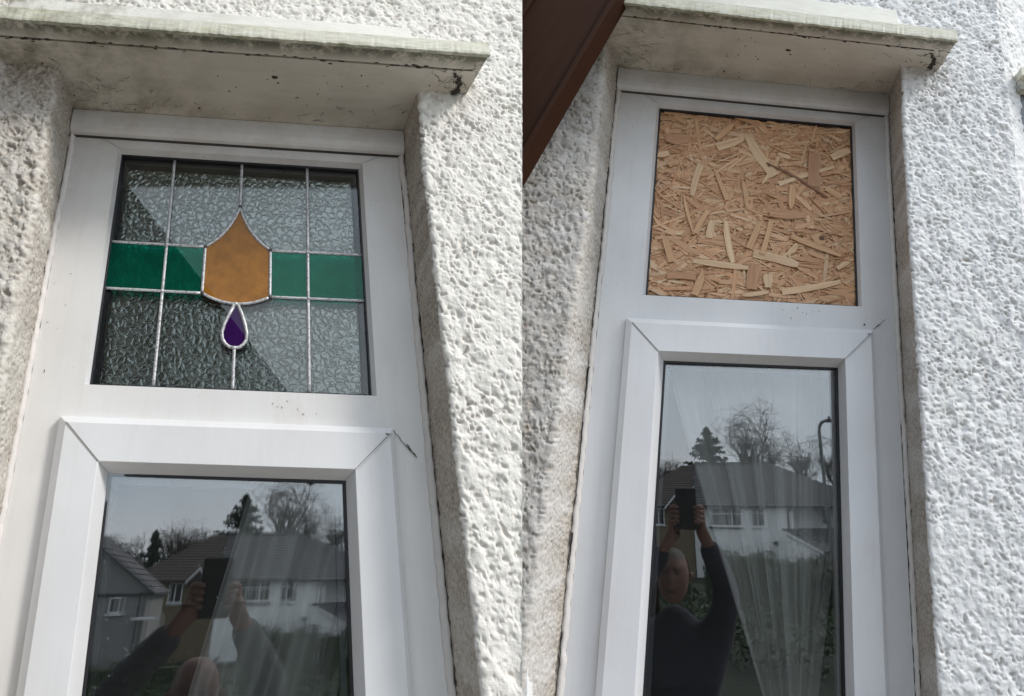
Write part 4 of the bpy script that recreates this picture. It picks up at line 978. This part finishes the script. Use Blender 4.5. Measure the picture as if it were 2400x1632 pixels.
bare_tree(1.9, 62, 9.6, -2.5, 2.55, 3, 'large round headed bare tree behind the white house')
bare_tree(3.7, 64, 7.7, -2.5, 1.7, 12, 'smaller bare tree right of the large round one')
bare_tree(6.6, 63, 6.7, -2.5, 1.5, 5, 'bare tree behind the right end of the hip roof')
bare_tree(9.3, 62, 7.2, -2.5, 2.0, 6, 'bare tree beyond the lamp post')
for i, (a, tp, rr_, lb) in enumerate(((-4.9, 5.9, 1.7, 'bare tree just left of the tall conifer'), (-6.6, 5.6, 1.5, 'bare tree between the two conifers'), (-10.2, 5.0, 1.8, 'low bare tree behind the grey house roof'), (-12.6, 5.2, 1.9, 'leftmost bare tree over the grey house'))):
    bare_tree(a, 60 + i, tp, -2.5, rr_, 30 + i, lb, dens=1.0)
def conifer(a, D, top, base, rad, seed, label):
    g = np.random.default_rng(seed); th = empty('conifer_tree', E(a, D, base), label, 'tree', 'dark conifers')
    b = MB(); b.tube([E(a, D, base), E(a, D, top)], .28, 7, .03); b.build('trunk', M_bark, th); c = MB()
    z = top
    while z > base + 2.5:
        t = (top - z) / (top - base); L_ = (rad * (1.9 * t) ** .8 if t < .5 else rad) * (.55 + .6 * g.random()); n = 5
        for i in range(n):
            an = g.random() * 6.283; d = np.array([math.cos(an), math.sin(an), .05 - .35 * t]); p0 = E(a, D, z + g.normal(0, .05)); p1 = p0 + d * L_; p1[2] += .12 * L_ * (g.random() - .2)
            m = 9 + int(L_ * 14)
            for q in range(m):
                s_ = (q + g.random()) / m; p = p0 + (p1 - p0) * s_ + g.normal(0, .05, 3); dr = np.array([g.normal(0, .10), g.normal(0, .10), -.10 - .22 * g.random()]) * (1.1 - .4 * s_) + d * .10
                sd__ = np.cross(dr, g.normal(0, 1, 3)); sd__ = sd__ / np.linalg.norm(sd__) * .11
                c.add([p - sd__, p + sd__, p + dr * 1.3], [(0, 1, 2)])
        z -= .17 + .10 * g.random()
    c.build('crown', M_con, th)
conifer(-1.55, 60, 8.95, -2.5, 3.3, 8, 'tall dark conifer behind the party roof ridge')
conifer(-7.9, 58, 5.6, -2.5, 2.0, 9, 'shorter dark conifer between the grey and the tan house')
# wooded skyline far behind
g = np.random.default_rng(15); b = MB()
for q in range(5200):
    a = g.uniform(-70, 70); D = g.uniform(118, 150); hmax = 4.2 + 1.6 * math.sin(a * .16 + 1) + 1.1 * math.sin(a * .43); z = gz(D) + 2 + g.random() * (hmax + 1.5)
    b.tube([E(a, D, z - 1.2), E(a + g.normal(0, .8), D, z + .8)], .06, 3, .02)
tag(b.build('distant_wood', M_tree_far, None), 'brown bare wood along the skyline behind the houses', 'wood', None, 'stuff')
# hedge with loose twigs in front of the white house
def hedge(a0, a1, D, z0, top, seed, label, nleaf=5200):
    g = np.random.default_rng(seed); th = empty('hedge', E((a0 + a1) / 2, D, z0), label, 'hedge', 'garden hedges'); b = MB()
    for q in range(nleaf):
        a = g.uniform(a0, a1); tt = top + .07 * math.sin(a * 5) + .05 * math.sin(a * 13); z = z0 + (tt - z0) * g.random() ** .6; p = E(a, D + g.uniform(-.45, .45), z); v1 = g.normal(0, .04, 3); v2 = g.normal(0, .04, 3)
        b.add([p, p + v1, p + v2], [(0, 1, 2)])
    o = b.build('leaves', M_hedge, th); o['kind'] = 'stuff'
    MB().box(a0 + .05, a1 - .05, D - .3, D + .3, z0, top - .12).build('core', M_hedge, th, xf=xfE)
    b = MB()
    for q in range(int((a1 - a0) * 24)):
        a = g.uniform(a0, a1); p = E(a, D + g.uniform(-.3, .3), top - .15); hgt = .12 + .28 * g.random() ** 2
        q_ = p + np.array([g.normal(0, .10), g.normal(0, .05), hgt + .1]); b.tube([p, (p + q_) / 2 + g.normal(0, .02, 3), q_], .008, 3, .003)
        for _ in range(3): e = p + (q_ - p) * (.5 + .5 * g.random()); b.tube([e, e + g.normal(0, .05, 3) + [0, 0, .05]], .005, 3, .002)
    o = b.build('twigs', M_twig, th); o['kind'] = 'stuff'
hedge(-.35, 1.75, 19, gz(19) - .1, .27, 1, 'dark garden hedge with bare twigs, left of the two in the panes')
hedge(1.77, 4.6, 19.3, gz(19) - .1, .12, 2, 'dark garden hedge with bare twigs in front of the garage', 6500)
hedge(-6.5, -.9, 21.5, gz(21) - .3, -.75, 3, 'low clipped hedge along the lawn of the tan house', 7000)
g = np.random.default_rng(88); b = MB()
for q in range(15000):
    D_ = 6.2 + 12 * g.random() ** 1.3; a_ = g.uniform(-5, 6.5); hh = .12 + .5 * (math.sin(a_ * 1.7) * math.sin(D_ * 1.1) > -.2) * g.random()
    p = E(a_, D_, gz(D_) + hh * g.random()); b.add([p, p + g.normal(0, .055, 3), p + g.normal(0, .055, 3)], [(0, 1, 2)])
tag(b.build('ground_cover', M_hedge, None), 'dark rough leaves covering the bank below the hedges', 'ground cover', None, 'stuff')
# shrubs with a few flowers
th = empty('flowering_shrub', E(2.55, 14, gz(14)), 'leafy shrub with one orange and some white flowers', 'shrub'); g = np.random.default_rng(8); b = MB(); f1 = MB(); f2 = MB()
for q in range(1700):
    p = E(2.5 + g.normal(0, .28), 14 + g.normal(0, .25), gz(14) + g.random() ** .7 * 1.25); b.add([p, p + g.normal(0, .05, 3), p + g.normal(0, .05, 3)], [(0, 1, 2)])
for q in range(26):
    c = E(2.38 + g.normal(0, .10), 13.7, .20 + gz(14) + .92 + g.normal(0, .05)); f1.add([c, c + g.normal(0, .02, 3), c + g.normal(0, .02, 3)], [(0, 1, 2)])
for q in range(22):
    c = E(2.68 + g.normal(0, .018), 13.7, gz(14) + 1.16 + g.normal(0, .018)); f2.add([c, c + g.normal(0, .03, 3), c + g.normal(0, .03, 3)], [(0, 1, 2)])
o = b.build('leaves', M_hedge, th); o['kind'] = 'stuff'; o = f1.build('white_blossom', M_trim, th); o['kind'] = 'stuff'; f2.build('orange_flower', plain('orange_petal', (.7, .12, .03), .6), th)
# lamp post
lp = empty('lamp_post', E(3.44, 20, gz(20)), 'grey swan necked street lamp post reflected at the right of the lower pane', 'lamp post'); b = MB()
ca = 3.44
b.tube([(ca, 20, gz(20)), (ca, 20, 2.3)], .075, 8, .065); b.tube([(ca, 20, 2.3), (ca, 20, 4.05), (ca + .03, 20, 4.22), (ca + .10, 20, 4.33), (ca + .2, 20, 4.38), (ca + .34, 20, 4.40)], .05, 8)
b.build('post', M_steel, lp, xf=xfE); MB().box(ca + .24, ca + .62, 19.9, 20.1, 4.33, 4.44).build('lantern', M_pipe, lp, xf=xfE, bevel=.02); MB().box(ca + .3, ca + .36, 19.97, 20.03, 4.442, 4.52).build('photocell', M_pipe, lp, xf=xfE)

# porch canopy: its gable is what darkens the stained glass
pc = empty('porch_canopy', (-.85, -.6, -.35), 'dark brown timber porch gable standing left of the path, mirrored in the stained glass', 'porch')
def stw(name, P0, P1, w_, d_, parent, up=(0, 0, 1)):
    P0, P1 = np.array(P0, float), np.array(P1, float); d = P1 - P0; L_ = np.linalg.norm(d); d /= L_; s_ = np.cross(d, up); s_ /= np.linalg.norm(s_) + 1e-9; u_ = np.cross(s_, d)
    c = [(-1, -1), (1, -1), (1, 1), (-1, 1)]; V = [P0 + s_ * a * d_ / 2 + u_ * b_ * w_ / 2 for a, b_ in c] + [P1 + s_ * a * d_ / 2 + u_ * b_ * w_ / 2 for a, b_ in c]
    st = [(t * L_, a * .1, b_ * .1) for t in (0, 1) for a, b_ in c]
    o = mesh_obj(name, V, [(3, 2, 1, 0), (4, 5, 6, 7), (0, 1, 5, 4), (1, 2, 6, 5), (2, 3, 7, 6), (3, 0, 4, 7)], M_beam, parent, attrs={'dc': ('FLOAT_VECTOR', np.array(V)), 'st': ('FLOAT_VECTOR', np.array(st))}); return o
AP_ = np.array([-.845, 3.03]); slope = (2.083 - 2.987) / (.026 + .816)
def ry(x): return AP_[1] + slope * abs(x - AP_[0])
for s in (-1, 1):
    xe = AP_[0] + s * 1.0
    stw('bargeboard', (AP_[0], -.47, ry(AP_[0]) - .07), (xe, -.47, ry(xe) - .07), .13, .03, pc)
    V = [(AP_[0], -.48, ry(AP_[0]) - .005), (xe, -.48, ry(xe) - .005), (xe, -.95, ry(xe) - .005), (AP_[0], -.95, ry(AP_[0]) - .005)]
    mesh_obj('roof_slope', V + [(x, y, z - .03) for x, y, z in V], [(0, 1, 2, 3), (7, 6, 5, 4), (0, 4, 5, 1), (1, 5, 6, 2), (2, 6, 7, 3), (3, 7, 4, 0)], M_tile2, pc, attrs={'dc': ('FLOAT_VECTOR', np.array(V + V))})
n = 14
for i in range(n):
    xa, xb = AP_[0] - .93 + i * 1.86 / n, AP_[0] - .93 + (i + 1) * 1.86 / n - .0004
    V = [(xa, -.5, 2.07), (xb, -.5, 2.07), (xb, -.5, ry(xb) - .04), (xa, -.5, ry(xa) - .04)]; V = V + [(x, y - .018, z) for x, y, z in V]
    mesh_obj('gable_board', V, [(0, 1, 2, 3), (7, 6, 5, 4), (0, 4, 5, 1), (1, 5, 6, 2), (2, 6, 7, 3), (3, 7, 4, 0)], M_beam, pc, attrs={'dc': ('FLOAT_VECTOR', np.array(V)), 'st': ('FLOAT_VECTOR', np.array([(z, x * 3, 0) for x, y, z in V]))})
stw('tie_beam', (AP_[0] - 1.02, -.49, 2.10), (.50, -.49, 2.10), .07, .07, pc)
stw('post', (.46, -.49, 2.06), (.46, -.49, -.35), .08, .08, pc, (0, 1, 0)); stw('post', (AP_[0] - .98, -.49, 2.06), (AP_[0] - .98, -.49, -.35), .08, .08, pc, (0, 1, 0))
stw('post', (AP_[0] - .98, -.92, 2.0), (AP_[0] - .98, -.92, -.35), .08, .08, pc, (0, 1, 0))

for i in range(15):      # unseen board screen added to block sky light left of the stained glass window
    ya, yb = -.47 + i * .1, -.47 + i * .1 + .093
    V = [(-1.30, ya, -.35), (-1.30, yb, -.35), (-1.30, yb, 2.9), (-1.30, ya, 2.9)]; V = V + [(x - .02, y, z) for x, y, z in V]
    mesh_obj('sky_block_board', V, [(0, 1, 2, 3), (7, 6, 5, 4), (0, 4, 5, 1), (1, 5, 6, 2), (2, 6, 7, 3), (3, 7, 4, 0)], M_beam, pc, attrs={'dc': ('FLOAT_VECTOR', np.array(V)), 'st': ('FLOAT_VECTOR', np.array([(z, y * 3, 0) for x, y, z in V]))})
# ------------------------------------------------------------------ people with phones, mirrored in the panes
M_skin = plain('skin', (.16, .085, .063), .6, 0, .35, 22); M_eye = plain('eye', (.10, .08, .07), .25); M_hair = plain('grey_hair', (.085, .075, .066), .8); M_phone = plain('phone_case', (.012, .012, .014), .3)
def skin_mesh(name, verts, edges, m_, parent, loc, sub=2):
    me = bpy.data.meshes.new(name); base = root_loc(parent) if parent is not None else np.array(loc)
    me.from_pydata([tuple(np.array(v[0]) - base) for v in verts], edges, []); me.materials.append(m_)
    o = bpy.data.objects.new(name, me); COL.objects.link(o)
    if parent is not None: o.parent = parent
    else: o.location = Vector(base)
    s = o.modifiers.new('skin', 'SKIN'); me.skin_vertices.new() if not me.skin_vertices else None
    for i, v in enumerate(verts):
        r = v[1]; me.skin_vertices[0].data[i].radius = (r, r) if not isinstance(r, tuple) else r
    me.skin_vertices[0].data[0].use_root = True
    s.use_smooth_shade = True; u = o.modifiers.new('sub', 'SUBSURF'); u.levels = sub; u.render_levels = sub
    return o
def person(label, head, hL, hR, eL, eR, ph, shirt, bald, mouth):
    head, hL, hR, eL, eR, ph = [np.array(p, float) for p in (head, hL, hR, eL, eR, ph)]
    X = AX.copy(); F = -HX.copy(); Z = np.array([0, 0, 1.]); at = lambda x, f, z: head + X * x + F * f + Z * z
    th = empty('person', (head[0], head[1], -.35), label, 'person')
    neck = at(0, -.05, -.20); ch = at(0, -.06, -.42); wa = at(0, -.05, -.70); pe = at(0, -.03, -.92)
    sL, sR = at(-.19, -.07, -.27), at(.19, -.07, -.27)
    hL, hR = hL - Z * .02, hR - Z * .02
    wl, wr = hL + (eL - hL) * .13, hR + (eR - hR) * .13
    V = [(pe, (.16, .12)), (wa, (.16, .12)), (ch + Z * .06, (.175, .125)), (neck - Z * .02, .085), (at(0, -.03, -.13), .056),
         (sL, .075), (eL, .060), (wl, .044), (sR, .075), (eR, .060), (wr, .044),
         (pe + X * -.10 - Z * .12, .10), (pe + X * -.11 - Z * .40, .07), ((pe + X * -.11) * [1, 1, 0] + np.array([0, 0, -.27]), .045), ((pe + X * -.11) * [1, 1, 0] + F * .16 + np.array([0, 0, -.31]), .035),
         (pe + X * .10 - Z * .12, .10), (pe + X * .11 - Z * .40, .07), ((pe + X * .11) * [1, 1, 0] + np.array([0, 0, -.27]), .045), ((pe + X * .11) * [1, 1, 0] + F * .16 + np.array([0, 0, -.31]), .035)]
    Ed = [(0, 1), (1, 2), (2, 3), (3, 4), (2, 5), (5, 6), (6, 7), (2, 8), (8, 9), (9, 10), (0, 11), (11, 12), (12, 13), (13, 14), (0, 15), (15, 16), (16, 17), (17, 18)]
    skin_mesh('body', V, Ed, shirt, th, None)
    # head: shaped ellipsoid with brow, nose, lips, chin, ears
    nu, nv = 40, 30; P = []
    for j in range(nv + 1):
        ph_ = math.pi * j / nv
        for i in range(nu):
            t = 2 * math.pi * i / nu; x, f, z = math.sin(ph_) * math.cos(t), math.sin(ph_) * math.sin(t), math.cos(ph_)
            rx, rf, rz = .074, .094, .120 - .004 * (not mouth)
            jaw = max(0, -z); q_ = math.sin(ph_) ** .72 / max(math.sin(ph_), 1e-6) if 0 < j < nv else 1.; px_, pf, pz = x * q_ * rx * (1 - .16 * jaw ** 1.5), f * q_ * rf * (1 - .06 * jaw) + .010 * jaw, z * rz
            if f > 0:
                pf += .030 * math.exp(-(px_ / .012) ** 2 - ((pz + .012) / .020) ** 2) + .010 * math.exp(-(px_ / .010) ** 2 - ((pz - .012) / .02) ** 2)
                for s in (-1, 1): pf -= .013 * math.exp(-((px_ - s * .030) / .015) ** 2 - ((pz - .020) / .012) ** 2); pf += .006 * math.exp(-((px_ - s * .03) / .02) ** 2 - ((pz - .040) / .010) ** 2)
                pf += .009 * math.exp(-(px_ / .022) ** 2 - ((pz + .050) / .009) ** 2) - (.016 if mouth else .004) * math.exp(-(px_ / .018) ** 2 - ((pz + .060) / (.006 if mouth else .002)) ** 2) + .008 * math.exp(-(px_ / .02) ** 2 - ((pz + .074) / .008) ** 2) + .010 * math.exp(-(px_ / .02) ** 2 - ((pz + .10) / .014) ** 2)
            P.append(head + X * px_ * 1.0 + F * pf + Z * pz)
    Fc = [(j * nu + i, j * nu + (i + 1) % nu, (j + 1) * nu + (i + 1) % nu, (j + 1) * nu + i) for j in range(nv) for i in range(nu)]
    hd = mesh_obj('head', P, Fc, M_skin, th, smooth=True)
    for s in (-1, 1):
        skin_mesh('ear', [(at(s * .074, -.012, .018), (.005, .014)), (at(s * .084, -.018, .002), (.006, .016)), (at(s * .076, -.010, -.024), (.004, .009))], [(0, 1), (1, 2)], M_skin, hd, None, 1)
        b = MB(); c = at(s * .030, .073, .020); b.loft([[tuple(c + X * .011 * math.sin(p_) * math.cos(t) + F * .011 * math.cos(p_) + Z * .008 * math.sin(p_) * math.sin(t)) for t in np.linspace(0, 6.283, 9)[:-1]] for p_ in (.1, .6, 1.1, 1.6, 2.2)], close=True)
        b.build('eye', M_eye, hd, smooth=True)
    b = MB(); rows = []
    for j in range(9):
        ph_ = (.42 if not bald else 1.15) + j * (1.55 - (.42 if not bald else 1.15)) / 8 if bald else .02 + j * 1.5 / 8
        rows.append([tuple(head + X * .0775 * math.sin(ph_) ** .72 * math.cos(t) + F * (.0985 * math.sin(ph_) ** .72 * math.sin(t)) + Z * .122 * math.cos(ph_)) for t in np.linspace(math.pi * .98 + .15, 2 * math.pi * 1.0 + .02 - .15 + .0, 22)] if (bald or j > 3) else
                    [tuple(head + X * .0775 * math.sin(ph_) ** .72 * math.cos(t) + F * (.0985 * math.sin(ph_) ** .72 * math.sin(t)) + Z * .122 * math.cos(ph_)) for t in np.linspace(math.pi * .85, 2 * math.pi * 1.07, 22)])
    b.loft(rows)
    if not bald:
        cap = [[tuple(head + X * .0765 * math.sin(p_) ** .72 * math.cos(t) + F * (.0965 * math.sin(p_) ** .72 * math.sin(t) - .003) + Z * .1235 * math.cos(p_)) for t in np.linspace(0, 6.283, 25)[:-1]] for p_ in (.03, .25, .5, .72, .86)]
        b.loft(cap, close=True, caps=False)
    b.build('hair', M_hair, th, smooth=True)
    for s in (-1, 1):
        eb = MB(); eb.tube([at(s * .014, .094, .036), at(s * .028, .092, .041), at(s * .046, .078, .037)], .0035, 5, .002)
        eb.build('eyebrow', M_hair, hd, smooth=True)
    mo = MB(); mc = at(0, .096, -.0595); mo.loft([[tuple(mc + X * .019 * s_ * math.cos(t) + Z * (.0075 if mouth else .0016) * s_ * math.sin(t) + F * (.006 * (1 - s_))) for t in np.linspace(0, 6.283, 13)[:-1]] for s_ in (1., .6, .1)], close=True)
    mo.build('mouth', M_line, hd, smooth=True)
    # phone and hands
    pv = MB(); w_, h_ = .044, .088
    pv.box(-w_, w_, -.0045, .0045, -h_, h_)
    po = pv.build('phone', M_phone, None, xf=lambda V_: ph + V_[:, :1] * X + V_[:, 1:2] * F + V_[:, 2:] * Z, bevel=.004)
    tag(po, ['black phone held up with both hands in front of the stained glass window', 'black phone held up with both hands in front of the boarded window'][mouth], 'phone', 'phones taking the picture')
    for s, w0, e in ((-1, hL, eL), (1, hR, eR)):
        pal = w0; ed = ph + X * s * w_ + Z * (-.035)
        V = [(w0 + (e - w0) * .24, .027), (w0 + (e - w0) * .12, (.026, .018)), (w0, (.034, .017))]; Ed = [(0, 1), (1, 2)]
        for q in range(4):
            kz = .032 - q * .020; k1 = ed + X * s * .020 + Z * (kz + .01) - F * .012; k2 = ed + X * s * .010 + Z * (kz + .012) + F * .014; k3 = ed - X * s * .016 + Z * (kz + .008) + F * .016
            i0 = len(V); V += [(w0 + (k1 - w0) * .55, .0105), (k1, .0098), (k2, .0090), (k3, .0078)]; Ed += [(2, i0), (i0, i0 + 1), (i0 + 1, i0 + 2), (i0 + 2, i0 + 3)]
        i0 = len(V); t1 = w0 - X * s * .018 - F * .02 + Z * .010; t2 = ed - X * s * .012 - F * .017 - Z * .012; V += [(t1, .0125), (t2, .0105), (t2 + Z * .02 - X * s * .008 + F * .002, .0085)]; Ed += [(2, i0), (i0, i0 + 1), (i0 + 1, i0 + 2)]
        skin_mesh('hand', [(p_, (r_ * 1.18 if not isinstance(r_, tuple) else (r_[0] * 1.2, r_[1] * 1.2))) for p_, r_ in V], Ed, M_skin, th, None, 1)
person('bald person in a dark jacket raising a phone, reflected below the stained glass', (-.245, -.33, 1.125), (-.338, -.052, 1.395), (-.203, -.032, 1.405), (-.50, -.32, 1.13), (-.02, -.27, 1.15), (-.269, -.058, 1.457), plain('grey_jacket', (.05, .055, .06), .9), True, 0)
person('person in a dark shirt photographing with open mouth, reflected in the boarded window', (.551, -.29, 1.296), (.520, -.015, 1.500), (.655, .002, 1.515), (.33, -.27, 1.16), (.775, -.18, 1.25), (.588, .012, 1.60), plain('dark_shirt', (.018, .017, .028), .9), False, 1)
